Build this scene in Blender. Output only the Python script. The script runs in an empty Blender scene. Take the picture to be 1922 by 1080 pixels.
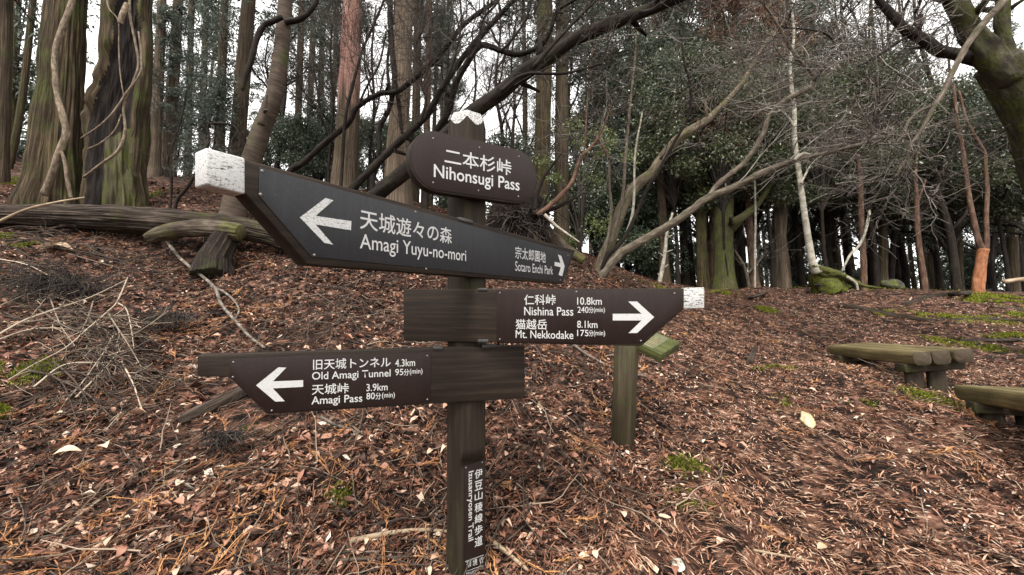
import bpy, bmesh, math, random
import numpy as np

# ------------------------------------------------------------------ camera, sky, sun, exposure
C = bpy.context.scene.collection
scene = bpy.context.scene
EYE = 1.40                       # eye height above the ground underfoot (m)
FPX = 750.0                      # focal length of the photograph in its own pixels
PITCH = math.atan(90.0 / FPX)    # camera looks slightly upward
cam = bpy.data.cameras.new('camera'); cam.sensor_width = 36.0; cam.lens = FPX / 1922 * 36
cam.clip_start = 0.05; cam.clip_end = 1000
camo = bpy.data.objects.new('camera', cam); C.objects.link(camo)
camo.location = (0, 0, EYE); camo.rotation_euler = (math.pi / 2 + PITCH, 0, 0)
scene.camera = camo

SUN_EL, SUN_AZ = math.radians(52), math.radians(200)     # azimuth clockwise from +Y
world = bpy.data.worlds.new('World'); scene.world = world; world.use_nodes = True
wn = world.node_tree; bg = wn.nodes['Background']
sky = wn.nodes.new('ShaderNodeTexSky'); sky.sky_type = 'NISHITA'; sky.sun_disc = False
sky.sun_elevation = SUN_EL; sky.sun_rotation = SUN_AZ
sky.air_density = 1.0; sky.dust_density = 4.0; sky.ozone_density = 1.0
hs = wn.nodes.new('ShaderNodeHueSaturation'); hs.inputs['Saturation'].default_value = 0.22
veil = wn.nodes.new('ShaderNodeMix'); veil.data_type = 'RGBA'; veil.inputs[0].default_value = 0.72      # even overcast veil over the clear sky
veil.inputs[7].default_value = (6.9, 6.75, 6.5, 1)
wn.links.new(sky.outputs[0], hs.inputs['Color']); wn.links.new(hs.outputs[0], veil.inputs[6]); wn.links.new(veil.outputs[2], bg.inputs['Color'])
bg.inputs['Strength'].default_value = 0.15
sl = bpy.data.lights.new('sun', 'SUN'); sl.energy = 1.5; sl.angle = math.radians(14); sl.color = (1.0, 0.94, 0.85)
so = bpy.data.objects.new('sun', sl); C.objects.link(so)
so.rotation_euler = (math.pi / 2 - SUN_EL, 0, math.pi - SUN_AZ)
scene.view_settings.view_transform = 'Standard'; scene.view_settings.look = 'None'
scene.view_settings.exposure = 1.5; scene.view_settings.gamma = 1.0
scene.view_settings.use_curve_mapping = False

rng = np.random.default_rng(7)
CP, SP = math.cos(PITCH), math.sin(PITCH)

# ------------------------------------------------------------------ helpers: points
def W(px, py, d):
    """world point seen at photo pixel (px,py) at depth d"""
    u = (px - 961) / FPX; v = -(py - 540) / FPX
    return np.array([u * d, d * (CP - v * SP), EYE + d * (SP + v * CP)])
def Wy(px, py, Y):
    v = -(py - 540) / FPX
    return W(px, py, Y / (CP - v * SP))
def unit(a):
    a = np.asarray(a, float); return a / (np.linalg.norm(a, axis=-1, keepdims=True) + 1e-12)
def spline(P, n):
    """Catmull-Rom through the rows of P, n samples"""
    P = np.asarray(P, float); m = len(P)
    if m == 2: return P[0] + (P[1] - P[0]) * np.linspace(0, 1, n)[:, None]
    Q = np.vstack([2 * P[0] - P[1], P, 2 * P[-1] - P[-2]])
    t = np.linspace(0, m - 1 - 1e-6, n); i = t.astype(int); f = (t - i)[:, None]
    a, b, c, d = Q[i], Q[i + 1], Q[i + 2], Q[i + 3]
    return .5 * (2 * b + (c - a) * f + (2 * a - 5 * b + 4 * c - d) * f ** 2 + (3 * b - a - 3 * c + d) * f ** 3)
_tab = np.random.default_rng(3).random((64, 64, 64)).astype(np.float32)
def vnoise(P):
    """value noise in 0..1 for the rows of P"""
    P = np.asarray(P, float); i = np.floor(P).astype(int); f = P - i; f = f * f * (3 - 2 * f)
    r = 0
    for dx in (0, 1):
        for dy in (0, 1):
            for dz in (0, 1):
                w = (f[:, 0] if dx else 1 - f[:, 0]) * (f[:, 1] if dy else 1 - f[:, 1]) * (f[:, 2] if dz else 1 - f[:, 2])
                r = r + w * _tab[(i[:, 0] + dx) & 63, (i[:, 1] + dy) & 63, (i[:, 2] + dz) & 63]
    return r

# ------------------------------------------------------------------ helpers: meshes and things
WLOC = {}
class MB:
    """collects geometry and links it as ONE mesh object"""
    def __init__(s): s.V = []; s.Q = []; s.T = []; s.B = []; s.t = []; s.n = 0
    def add(s, V, Q=None, T=None, bark=None, tint=None):
        V = np.asarray(V, float)
        s.V.append(V)
        if Q is not None and len(Q): s.Q.append(np.asarray(Q, int) + s.n)
        if T is not None and len(T): s.T.append(np.asarray(T, int) + s.n)
        s.B.append(np.zeros((len(V), 3)) if bark is None else np.asarray(bark, float))
        s.t.append(np.full(len(V), .5) if tint is None else np.broadcast_to(np.asarray(tint, float), (len(V),)))
        s.n += len(V)
    def mesh(s, name, mat, origin=(0, 0, 0), smooth=True):
        V = np.vstack(s.V) - np.asarray(origin)
        me = bpy.data.meshes.new(name)
        Q = np.vstack(s.Q) if s.Q else np.zeros((0, 4), int)
        T = np.vstack(s.T) if s.T else np.zeros((0, 3), int)
        me.vertices.add(len(V)); me.vertices.foreach_set('co', V.astype(np.float32).ravel())
        nl = Q.size + T.size; me.loops.add(nl)
        me.loops.foreach_set('vertex_index', np.concatenate([Q.ravel(), T.ravel()]).astype(np.int32))
        me.polygons.add(len(Q) + len(T))
        st = np.concatenate([np.arange(len(Q)) * 4, Q.size + np.arange(len(T)) * 3]).astype(np.int32)
        me.polygons.foreach_set('loop_start', st)
        if smooth: me.polygons.foreach_set('use_smooth', np.ones(len(st), bool))
        a = me.attributes.new('bark', 'FLOAT_VECTOR', 'POINT'); a.data.foreach_set('vector', np.vstack(s.B).astype(np.float32).ravel())
        a = me.attributes.new('tint', 'FLOAT', 'POINT'); a.data.foreach_set('value', np.concatenate(s.t).astype(np.float32))
        me.update(calc_edges=True); me.validate()
        if mat: me.materials.append(mat)
        return me
    def build(s, name, mat, parent=None, origin=None, smooth=True):
        if parent is not None:
            po = WLOC[parent.name]; og = po if origin is None else np.asarray(origin, float)
        else:
            po = np.zeros(3); og = np.zeros(3) if origin is None else np.asarray(origin, float)
        o = bpy.data.objects.new(name, s.mesh(name, mat, og, smooth)); C.objects.link(o)
        o.location = og - po
        if parent is not None: o.parent = parent
        WLOC[o.name] = og
        return o
def tag(o, label, cat, group=None, kind=None):
    if label: o['label'] = label
    if cat: o['category'] = cat
    if group: o['group'] = group
    if kind: o['kind'] = kind
    return o
def thing(name, loc, label, cat, group=None):
    o = bpy.data.objects.new(name, None); C.objects.link(o); o.empty_display_size = .1
    o.location = loc; WLOC[o.name] = np.asarray(loc, float)
    return tag(o, label, cat, group)
def place(name, me, parent, wloc, scale=(1, 1, 1), rz=0):
    """part that shares a mesh already made"""
    o = bpy.data.objects.new(name, me); C.objects.link(o); o.parent = parent
    o.location = np.asarray(wloc, float) - WLOC[parent.name]; o.scale = scale; o.rotation_euler = (0, 0, rz)
    WLOC[o.name] = np.asarray(wloc, float)
    return o
def copy_tree(o, loc, rz=0, scale=1.0):
    """copy of a thing with copies of its parts and sub-parts"""
    r = o.copy(); C.objects.link(r); r.location = loc; r.rotation_euler = (0, 0, rz); r.scale = (scale,) * 3
    for ch in list(o.children):
        c = ch.copy(); C.objects.link(c); c.parent = r
        for g in list(ch.children):
            d = g.copy(); C.objects.link(d); d.parent = c
    return r

def tube(mb, P, R, sides=8, cap=True, disp=None, tint=.5, l0=0.0, roll=0.0):
    """skin a polyline; disp(theta, length, radius) -> radius"""
    P = np.asarray(P, float); n = len(P); R = np.broadcast_to(np.asarray(R, float), (n,))
    T = unit(np.gradient(P, axis=0))
    ref = np.array([0, 0, 1.]) if abs(T[0, 2]) < .8 else np.array([1., 0, 0])
    N = np.zeros_like(P); N[0] = unit(ref - T[0] * (ref @ T[0]))
    for i in range(1, n): N[i] = unit(N[i - 1] - T[i] * (N[i - 1] @ T[i]))
    Bn = np.cross(T, N)
    L = l0 + np.concatenate([[0], np.cumsum(np.linalg.norm(np.diff(P, axis=0), axis=1))])
    th = np.arange(sides) / sides * 2 * math.pi + roll
    TH, LL = np.meshgrid(th, L); RR = np.repeat(R[:, None], sides, 1)
    r2 = RR if disp is None else disp(TH, LL, RR)
    V = P[:, None] + N[:, None] * (np.cos(TH) * r2)[..., None] + Bn[:, None] * (np.sin(TH) * r2)[..., None]
    R0 = max(R.mean(), 1e-4)
    bark = np.stack([np.cos(TH) * R0, np.sin(TH) * R0, LL], -1).reshape(-1, 3)
    i = np.arange(n - 1)[:, None] * sides; j = np.arange(sides)[None]; k = (j + 1) % sides
    Q = np.stack([i + j, i + k, i + sides + k, i + sides + j], -1).reshape(-1, 4)
    V = V.reshape(-1, 3); Tt = None; tn = np.full(len(V), tint) if np.isscalar(tint) else np.repeat(tint, sides)
    if cap:
        V = np.vstack([V, P[0], P[-1]]); m = n * sides
        bark = np.vstack([bark, [0, 0, L[0]], [0, 0, L[-1]]]); tn = np.append(tn, [tn[0], tn[-1]])
        Tt = [(m, (a + 1) % sides, a) for a in range(sides)] + [(m + 1, m - sides + a, m - sides + (a + 1) % sides) for a in range(sides)]
    mb.add(V, Q, Tt, bark, tn)
def tubes(mb, P, R, sides=3, tint=None):
    """many thin tubes of equal point count at once: P (K,n,3), R (K,n)"""
    K, n, _ = P.shape
    if K == 0: return
    T = unit(np.gradient(P, axis=1)); m = unit(T.mean(1))
    ref = np.eye(3)[np.argmin(np.abs(m), 1)]
    N = unit(np.cross(T, ref[:, None])); B = np.cross(T, N)
    th = np.arange(sides) / sides * 2 * math.pi
    V = P[:, :, None] + (N[:, :, None] * np.cos(th)[None, None, :, None] + B[:, :, None] * np.sin(th)[None, None, :, None]) * R[:, :, None, None]
    base = (np.arange(K) * n * sides)[:, None, None]; i = np.arange(n - 1)[None, :, None] * sides; j = np.arange(sides)[None, None]; k = (j + 1) % sides
    Q = np.stack([base + i + j, base + i + k, base + i + sides + k, base + i + sides + j], -1).reshape(-1, 4)
    L = np.concatenate([np.zeros((K, 1)), np.cumsum(np.linalg.norm(np.diff(P, axis=1), axis=2), 1)], 1)
    bk = np.zeros((K, n, sides, 3)); bk[..., 0] = np.cos(th) * .02; bk[..., 1] = np.sin(th) * .02; bk[..., 2] = L[:, :, None] + np.arange(K)[:, None, None] * .37
    tn = None if tint is None else np.repeat(tint, n * sides)
    mb.add(V.reshape(-1, 3), Q, None, bk.reshape(-1, 3), tn)
def walk(S, D, L, n, wob, r, up=0.0):
    """K wandering paths from starts S along D of length L"""
    K = len(S); P = np.zeros((K, n, 3)); P[:, 0] = S; d = unit(D); st = (np.asarray(L) / (n - 1))[:, None]
    for i in range(1, n):
        d = unit(d + r.normal(0, wob, (K, 3)) + np.array([0, 0, up]))
        P[:, i] = P[:, i - 1] + d * st
    return P
def sprout(P, r, per, amin=.0, amax=1.0, ang=(.5, 1.1), flat=0.0):
    """child starts and directions along paths P (K,n,3)"""
    K, n, _ = P.shape
    k = np.repeat(np.arange(K), per); t = r.uniform(amin, amax, len(k)) * (n - 1.001); i = t.astype(int); f = (t - i)[:, None]
    S = P[k, i] * (1 - f) + P[k, i + 1] * f; T = unit(P[k, i + 1] - P[k, i])
    A = unit(np.cross(T, r.normal(0, 1, T.shape))); a = r.uniform(*ang, len(k))[:, None]
    D = T * np.cos(a) + A * np.sin(a)
    if flat: D[:, 2] *= (1 - flat)
    return S, unit(D), k, t / (n - 1)
def twig_system(mb, limbs, r, per1=10, l1=1.2, levels=3, r1=.010, per=(5, 4), flat=.3, up=.02, amin=.25):
    """fine leafless twigs on polylines; limbs = list of arrays"""
    P = np.stack([spline(q, 9) for q in limbs])
    S, D, k, t = sprout(P, r, per1, amin=amin, flat=flat)
    ln = l1 * r.uniform(.5, 1.3, len(S)); rad = r1 * r.uniform(.6, 1.2, len(S))
    for lv in range(levels):
        n = 8 if lv == 0 else 6
        P = walk(S, D, ln, n, .16, r, up)
        R = rad[:, None] * np.linspace(1, .35, n)[None]
        tubes(mb, P, np.maximum(R, .0022), 4 if lv == 0 else 3, tint=r.random(len(S)))
        if lv == levels - 1: break
        S2, D, k, t = sprout(P, r, per[min(lv, len(per) - 1)], amin=.15, ang=(.4, .95), flat=flat)
        ln = ln[k] * r.uniform(.35, .65, len(k)); rad = np.maximum(rad[k] * .5, .0026); S = S2
def leaves(mb, P, D, L, Wd, r, tint=None, fold=.15):
    """pointed leaf faces: base P, direction D, length L, width Wd"""
    K = len(P); D = unit(D); A = unit(np.cross(D, r.normal(0, 1, D.shape))); N = np.cross(D, A)
    L = np.broadcast_to(L, (K,))[:, None]; Wd = np.broadcast_to(Wd, (K,))[:, None]
    c = P + D * L * .5 - N * L * fold
    V = np.stack([P, P + D * L * .45 + A * Wd * .5, P + D * L - N * L * fold * .3, P + D * L * .45 - A * Wd * .5], 1)
    Q = (np.arange(K) * 4)[:, None] + np.arange(4)[None]
    mb.add(V.reshape(-1, 3), Q, None, None, np.repeat(r.random(K) if tint is None else tint, 4))

# ------------------------------------------------------------------ materials
def nmat(name):
    m = bpy.data.materials.new(name); m.use_nodes = True; nt = m.node_tree
    return m, nt, nt.nodes['Principled BSDF']
def N(nt, t, **kw):
    n = nt.nodes.new('ShaderNode' + t)
    for k, v in kw.items():
        if k in n.inputs: n.inputs[k].default_value = v
        else: setattr(n, k, v)
    return n
def attr(nt, nm): a = nt.nodes.new('ShaderNodeAttribute'); a.attribute_name = nm; return a
def ramp(nt, fac, stops, interp='LINEAR'):
    r = nt.nodes.new('ShaderNodeValToRGB'); e = r.color_ramp.elements; r.color_ramp.interpolation = interp
    while len(e) < len(stops): e.new(.5)
    for x, (p, c) in zip(e, stops): x.position = p; x.color = (*c, 1) if len(c) == 3 else c
    nt.links.new(fac, r.inputs[0]); return r.outputs[0]
def mapping(nt, vec, sc):
    m = nt.nodes.new('ShaderNodeMapping'); m.inputs['Scale'].default_value = sc; nt.links.new(vec, m.inputs[0]); return m.outputs[0]
def noise(nt, vec, scale, detail=4, rough=.55):
    n = N(nt, 'TexNoise', Scale=scale, Detail=detail, Roughness=rough)
    if vec is not None: nt.links.new(vec, n.inputs['Vector'])
    return n.outputs['Fac']
def mixc(nt, fac, a, b):
    m = nt.nodes.new('ShaderNodeMix'); m.data_type = 'RGBA'
    if isinstance(fac, float): m.inputs[0].default_value = fac
    else: nt.links.new(fac, m.inputs[0])
    for s, v in ((6, a), (7, b)):
        if isinstance(v, tuple): m.inputs[s].default_value = (*v, 1)
        else: nt.links.new(v, m.inputs[s])
    return m.outputs[2]
def math_(nt, op, a, b=None):
    m = nt.nodes.new('ShaderNodeMath'); m.operation = op
    for i, v in ((0, a), (1, b)):
        if v is None: continue
        if isinstance(v, (int, float)): m.inputs[i].default_value = v
        else: nt.links.new(v, m.inputs[i])
    return m.outputs[0]
def bump(nt, bsdf, h, strength, dist):
    b = N(nt, 'Bump', Strength=strength, Distance=dist); nt.links.new(h, b.inputs['Height']); nt.links.new(b.outputs[0], bsdf.inputs['Normal'])

def wood(name, dark, mid, light, st=(26, 26, 1.6), moss=0.0, mossc=(.05, .075, .012), rough=.85, bmp=.5, dist=.02, mscale=3.0, spec=.2, upper=None):
    """fibrous wood or bark, grain along the third 'bark' coordinate; moss in patches of its own"""
    m, nt, b = nmat(name); v = attr(nt, 'bark').outputs['Vector']
    f1 = noise(nt, mapping(nt, v, st), 1.0, 6, .62)
    f2 = noise(nt, v, 2.2, 3)
    f3 = noise(nt, mapping(nt, v, (st[0] * 3, st[1] * 3, st[2] * 5)), 1.0, 3)
    c = ramp(nt, f1, [(.30, dark), (.5, mid), (.70, light)])
    c = mixc(nt, ramp(nt, f2, [(.35, (0, 0, 0)), (.7, (.55,) * 3)]), c, dark)
    if upper:      # bark shed above a height along the trunk
        sx = nt.nodes.new('ShaderNodeSeparateXYZ'); nt.links.new(v, sx.inputs[0]); f4 = noise(nt, mapping(nt, v, (9, 9, .8)), 1.0, 4)
        k = math_(nt, 'ADD', sx.outputs[2], math_(nt, 'MULTIPLY', f4, 2.6)); k = math_(nt, 'MULTIPLY', math_(nt, 'SUBTRACT', k, upper[0] + 1.0), 1.6); k = ramp(nt, k, [(0, (0, 0, 0)), (1, (1, 1, 1))])
        c = mixc(nt, k, c, ramp(nt, f1, [(.30, upper[1]), (.5, upper[2]), (.70, upper[3])]))
    if moss > 0:
        k = noise(nt, v, mscale, 5, .65)
        k = ramp(nt, k, [(.57 - .35 * moss, (0, 0, 0)), (.82 - .32 * moss, (.92,) * 3)])
        g = ramp(nt, f3, [(.3, tuple(x * .45 for x in mossc)), (.7, tuple(x * 1.5 for x in mossc))])
        c = mixc(nt, k, c, g)
    nt.links.new(c, b.inputs['Base Color']); b.inputs['Roughness'].default_value = rough; b.inputs['Specular IOR Level'].default_value = spec
    bump(nt, b, math_(nt, 'ADD', f1, math_(nt, 'MULTIPLY', f3, .35)), bmp, dist)
    return m
def tinted(name, stops, rough=.8, trans=0.0, spec=.3, interp='LINEAR'):
    """one colour per leaf or twig, from its own random tint"""
    m, nt, b = nmat(name); t = attr(nt, 'tint').outputs['Fac']
    c = ramp(nt, t, stops, interp); nt.links.new(c, b.inputs['Base Color'])
    b.inputs['Roughness'].default_value = rough; b.inputs['Specular IOR Level'].default_value = spec
    if trans:
        tr = nt.nodes.new('ShaderNodeBsdfTranslucent'); nt.links.new(c, tr.inputs[0])
        mx = nt.nodes.new('ShaderNodeMixShader'); mx.inputs[0].default_value = trans
        nt.links.new(b.outputs[0], mx.inputs[1]); nt.links.new(tr.outputs[0], mx.inputs[2])
        nt.links.new(mx.outputs[0], nt.nodes['Material Output'].inputs[0])
    return m

M = {}
M['cedar'] = wood('cedar_bark', (.014, .009, .0055), (.062, .043, .027), (.155, .115, .075), st=(55, 55, 1.5), moss=.14, mossc=(.045, .055, .014), bmp=.9, dist=.04)
M['cedar_mossy'] = wood('mossy_cedar_bark', (.007, .0045, .003), (.052, .035, .019), (.165, .118, .066), st=(48, 48, 1.2), moss=.30, mossc=(.058, .070, .014), mscale=2.4, bmp=1.0, dist=.05)
M['cedar_pale'] = wood('pale_cedar_bark', (.03, .021, .014), (.115, .083, .057), (.25, .197, .145), st=(60, 60, 1.2), moss=.1, mossc=(.04, .045, .015), bmp=.9, dist=.04)
M['cedar_red'] = wood('red_cedar_bark', (.085, .04, .03), (.24, .125, .10), (.38, .24, .195), st=(60, 60, 1.0), moss=0, bmp=.8, dist=.03)
M['bark_dark'] = wood('dark_bark', (.0045, .003, .0025), (.0135, .009, .007), (.036, .025, .019), st=(34, 34, 6.0), moss=.12, mossc=(.03, .035, .012), dist=.012)
M['bark_grey'] = wood('grey_bark', (.05, .039, .029), (.13, .106, .08), (.26, .225, .18), st=(30, 30, 7.0), moss=.2, mossc=(.04, .045, .014), dist=.03, bmp=.8, mscale=5)
M['bark_lean'] = wood('smooth_brown_bark', (.035, .025, .019), (.068, .05, .038), (.115, .087, .068), st=(5, 5, 34.0), moss=.12, dist=.008)
M['bark_pale'] = wood('pale_smooth_bark', (.15, .135, .105), (.36, .335, .28), (.56, .54, .47), st=(5, 5, 9.0), moss=.2, mossc=(.12, .13, .07), dist=.006, mscale=7)
M['bark_moss'] = wood('moss_covered_bark', (.02, .016, .010), (.055, .045, .026), (.115, .097, .062), st=(30, 30, 3.0), moss=.52, mossc=(.058, .072, .012), mscale=4, dist=.03)
M['bark_bigmoss'] = wood('dark_mossy_bark', (.012, .010, .007), (.034, .028, .019), (.12, .108, .082), st=(14, 14, 6.0), moss=.42, mossc=(.050, .058, .008), mscale=6, dist=.04)
M['bark_orange'] = wood('orange_peeling_bark', (.11, .044, .022), (.29, .118, .055), (.42, .22, .125), st=(14, 14, 7.0), moss=0, dist=.006)
M['log_dark'] = wood('dark_rotten_stump', (.006, .004, .003), (.022, .015, .011), (.07, .052, .04), st=(40, 40, 2.5), moss=.12, mossc=(.04, .048, .012), dist=.05, bmp=1.0)
M['moss_thick'] = wood('thick_moss', (.02, .016, .010), (.04, .034, .018), (.09, .075, .045), st=(30, 30, 20), moss=.66, mossc=(.095, .112, .014), mscale=9, dist=.04, bmp=1.0)
M['bark_semi'] = wood('half_mossed_bark', (.035, .026, .018), (.10, .078, .053), (.21, .175, .13), st=(26, 26, 6.0), moss=.26, mossc=(.06, .07, .014), mscale=4)
M['bark_redtan'] = wood('reddish_tan_bark', (.04, .023, .016), (.105, .058, .040), (.225, .15, .112), st=(18, 18, 5.0), moss=.08, dist=.006)
M['log'] = wood('rotting_log', (.010, .007, .005), (.040, .028, .021), (.135, .105, .082), st=(45, 45, 1.8), moss=.08, mossc=(.05, .06, .012), dist=.05, bmp=1.0)
M['log_moss'] = wood('mossy_log', (.02, .015, .011), (.06, .045, .033), (.13, .105, .082), st=(20, 20, 5), moss=.36, mossc=(.085, .092, .014), dist=.02)
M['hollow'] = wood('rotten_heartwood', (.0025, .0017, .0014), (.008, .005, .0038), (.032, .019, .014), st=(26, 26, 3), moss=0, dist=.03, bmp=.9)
M['vine'] = wood('liana_bark', (.05, .037, .025), (.16, .12, .085), (.33, .265, .20), st=(40, 40, 14), moss=.08, dist=.008)
M['sign_wood'] = wood('stained_sign_wood', (.0075, .0047, .0032), (.017, .0112, .0076), (.036, .025, .017), st=(60, 60, 3), moss=0, rough=.7, bmp=.35, dist=.004)
M['post_wood'] = wood('weathered_post_wood', (.008, .0054, .0036), (.019, .0132, .0082), (.039, .029, .0175), st=(40, 40, 2), moss=.14, mossc=(.026, .029, .009), rough=.75, bmp=.35, dist=.004, mscale=4)
M['guide_wood'] = wood('mossy_guide_post_wood', (.014, .010, .0055), (.036, .027, .015), (.07, .055, .032), st=(40, 40, 2), moss=.22, mossc=(.034, .036, .012), rough=.8, bmp=.4, dist=.004, mscale=6)
M['bench_wood'] = wood('weathered_bench_log', (.045, .034, .015), (.125, .098, .045), (.22, .182, .094), st=(34, 34, 2), moss=.14, mossc=(.10, .115, .035), dist=.004, mscale=5)
M['bench_end'] = wood('bench_log_end', (.03, .022, .015), (.06, .045, .03), (.10, .078, .054), st=(30, 30, 8), moss=.1, dist=.004)
M['bench_leg'] = wood('bench_leg_wood', (.012, .009, .006), (.028, .02, .013), (.055, .041, .027), st=(30, 30, 3), moss=.25, mossc=(.06, .07, .02), dist=.006)
M['chunk'] = wood('fresh_broken_wood', (.16, .11, .06), (.42, .34, .20), (.60, .52, .34), st=(50, 50, 3), moss=.1, mossc=(.16, .17, .06), dist=.006)
M['twig'] = tinted('grey_twigs', [(0, (.03, .025, .021)), (.6, (.085, .07, .06)), (.85, (.17, .15, .13)), (1, (.30, .27, .24))], .8)
M['twig_dark'] = tinted('dark_twigs', [(0, (.018, .014, .012)), (1, (.07, .055, .046))], .85)
M['twig_pale'] = tinted('pale_dead_twigs', [(0, (.05, .036, .026)), (.5, (.14, .105, .075)), (1, (.38, .31, .235))], .8)
M['needle'] = tinted('cedar_foliage', [(0, (.026, .037, .027)), (.55, (.065, .086, .064)), (1, (.17, .20, .165))], .5, .28, .5)
M['broad'] = tinted('glossy_evergreen_leaves', [(0, (.026, .040, .023)), (.6, (.064, .090, .052)), (1, (.15, .185, .11))], .28, .2, .7)
M['broad_olive'] = tinted('olive_evergreen_leaves', [(0, (.024, .032, .013)), (.6, (.060, .075, .032)), (1, (.14, .155, .075))], .35, .25, .6)
M['brightleaf'] = tinted('light_green_leaves', [(0, (.05, .07, .02)), (1, (.17, .20, .07))], .5, .3, .4)
M['brown_needle'] = tinted('dead_brown_foliage', [(0, (.07, .035, .02)), (1, (.26, .15, .10))], .8, .15, .2)
M['litter'] = tinted('dead_leaves', [(0, (.014, .008, .006)), (.16, (.046, .021, .014)), (.34, (.165, .067, .041)), (.53, (.30, .142, .092)), (.72, (.44, .27, .19)), (.9, (.57, .42, .31)), (1, (.66, .57, .47))], .62, .12, .35)
M['litter_needle'] = tinted('dead_cedar_needles', [(0, (.02, .010, .007)), (.35, (.10, .043, .025)), (.75, (.29, .14, .082)), (1, (.48, .33, .235))], .75, 0, .25)
M['moss'] = tinted('moss_tufts', [(0, (.022, .032, .005)), (.5, (.11, .128, .014)), (1, (.32, .32, .045))], .85, .2, .15)
M['farleaf'] = tinted('haze_tinted_far_foliage', [(0, (.05, .06, .048)), (1, (.14, .16, .135))], .7, .3, .2)  # distance haze put into the leaf colour: paler grey-green, no haze volume
M['bigleaf'] = tinted('large_dead_leaf', [(0, (.42, .30, .19)), (1, (.55, .44, .33))], .6, .2, .3)

def flat_mat(name, col, rough, spec=.4, var=.25, scale=60, streak=False, chip=False):
    m, nt, b = nmat(name); tc = nt.nodes.new('ShaderNodeTexCoord')
    f = noise(nt, tc.outputs['Object'], scale, 5, .7); g = noise(nt, tc.outputs['Object'], 4, 3)
    f = math_(nt, 'ADD', math_(nt, 'MULTIPLY', f, .6), math_(nt, 'MULTIPLY', g, .4))
    if streak:
        st = noise(nt, mapping(nt, tc.outputs['Object'], (60, 60, 4)), 1, 4, .7); f = math_(nt, 'ADD', math_(nt, 'MULTIPLY', f, .55), math_(nt, 'MULTIPLY', st, .45))
    if streak:      # dust specks and fine scratches
        d = noise(nt, tc.outputs['Object'], 420, 2, .5); w = noise(nt, mapping(nt, tc.outputs['Object'], (140, 140, 900)), 1, 2, .5)
        k = math_(nt, 'ADD', ramp(nt, d, [(.66, (0, 0, 0)), (.74, (.55,) * 3)]), ramp(nt, w, [(.72, (0, 0, 0)), (.78, (.35,) * 3)]))
        body = mixc(nt, k, ramp(nt, f, [(.3, tuple(c * (1 - var) for c in col)), (.7, tuple(c * (1 + var) for c in col))]), (.085, .078, .068))
        nt.links.new(body, b.inputs['Base Color'])
    elif chip:
        d = noise(nt, tc.outputs['Object'], 160, 4, .7)
        nt.links.new(ramp(nt, d, [(.30, tuple(c * .35 for c in col)), (.36, tuple(c * .85 for c in col)), (.7, col)]), b.inputs['Base Color'])
    else: nt.links.new(ramp(nt, f, [(.3, tuple(c * (1 - var) for c in col)), (.7, tuple(c * (1 + var) for c in col))]), b.inputs['Base Color'])
    nt.links.new(ramp(nt, g, [(.3, (rough * .8,) * 3), (.7, (min(1, rough * 1.2),) * 3)]), b.inputs['Roughness']); b.inputs['Specular IOR Level'].default_value = spec
    return m
M['panel_brown'] = flat_mat('brown_enamel_panel', (.0125, .0062, .0052), .55, .22, .38, 70, True)
M['panel_grey'] = flat_mat('slate_grey_panel', (.0195, .0200, .0228), .58, .24, .34, 70, True)
M['letter'] = flat_mat('white_lettering', (.45, .45, .445), .55, .3, .10, 60, False, True)
M['metal'] = flat_mat('dark_band_metal', (.03, .027, .024), .5, .5)
M['screw'] = flat_mat('screw_heads', (.16, .15, .14), .4, .6)
def flaked(name, chips):
    m, nt, b = nmat(name); tc = nt.nodes.new('ShaderNodeTexCoord'); v = attr(nt, 'bark').outputs['Vector']
    f = noise(nt, mapping(nt, v, (330, 330, 60)), 1, 5, .75); g = noise(nt, v, 210, 4, .75)
    k = math_(nt, 'ADD', math_(nt, 'MULTIPLY', f, .55), math_(nt, 'MULTIPLY', g, .45))
    c = ramp(nt, k, [(chips, (.035, .028, .022)), (chips + .03, (.20, .195, .18)), (chips + .085, (.46, .46, .455))])
    nt.links.new(c, b.inputs['Base Color']); b.inputs['Roughness'].default_value = .7; bump(nt, b, k, .5, .004)
    return m
M['paint'] = flaked('flaking_white_paint', .40)
M['paint_thin'] = flaked('worn_white_paint', .43)
M['paint_worn'] = flaked('nearly_gone_white_paint', .45)

def ground_mat():
    m, nt, b = nmat('leafy_soil'); g = nt.nodes.new('ShaderNodeNewGeometry').outputs['Position']
    f1 = noise(nt, g, 9, 6, .65); f2 = noise(nt, g, .7, 3); vr = N(nt, 'TexVoronoi', Scale=26.0); nt.links.new(g, vr.inputs['Vector'])
    sep = nt.nodes.new('ShaderNodeSeparateColor'); nt.links.new(vr.outputs['Color'], sep.inputs[0])
    leafc = ramp(nt, sep.outputs[0], [(0, (.03, .016, .011)), (.4, (.11, .05, .033)), (.75, (.19, .095, .065)), (1, (.33, .21, .15))])
    soil = ramp(nt, f1, [(.3, (.004, .0025, .002)), (.7, (.02, .011, .008))])
    c = mixc(nt, ramp(nt, f1, [(.45, (0, 0, 0)), (.6, (.8,) * 3)]), soil, leafc)
    nt.links.new(c, b.inputs['Base Color']); b.inputs['Roughness'].default_value = .95; b.inputs['Specular IOR Level'].default_value = .15
    bump(nt, b, math_(nt, 'ADD', f1, math_(nt, 'MULTIPLY', vr.outputs['Distance'], .5)), .8, .04)
    return m
M['ground'] = ground_mat()

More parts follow.
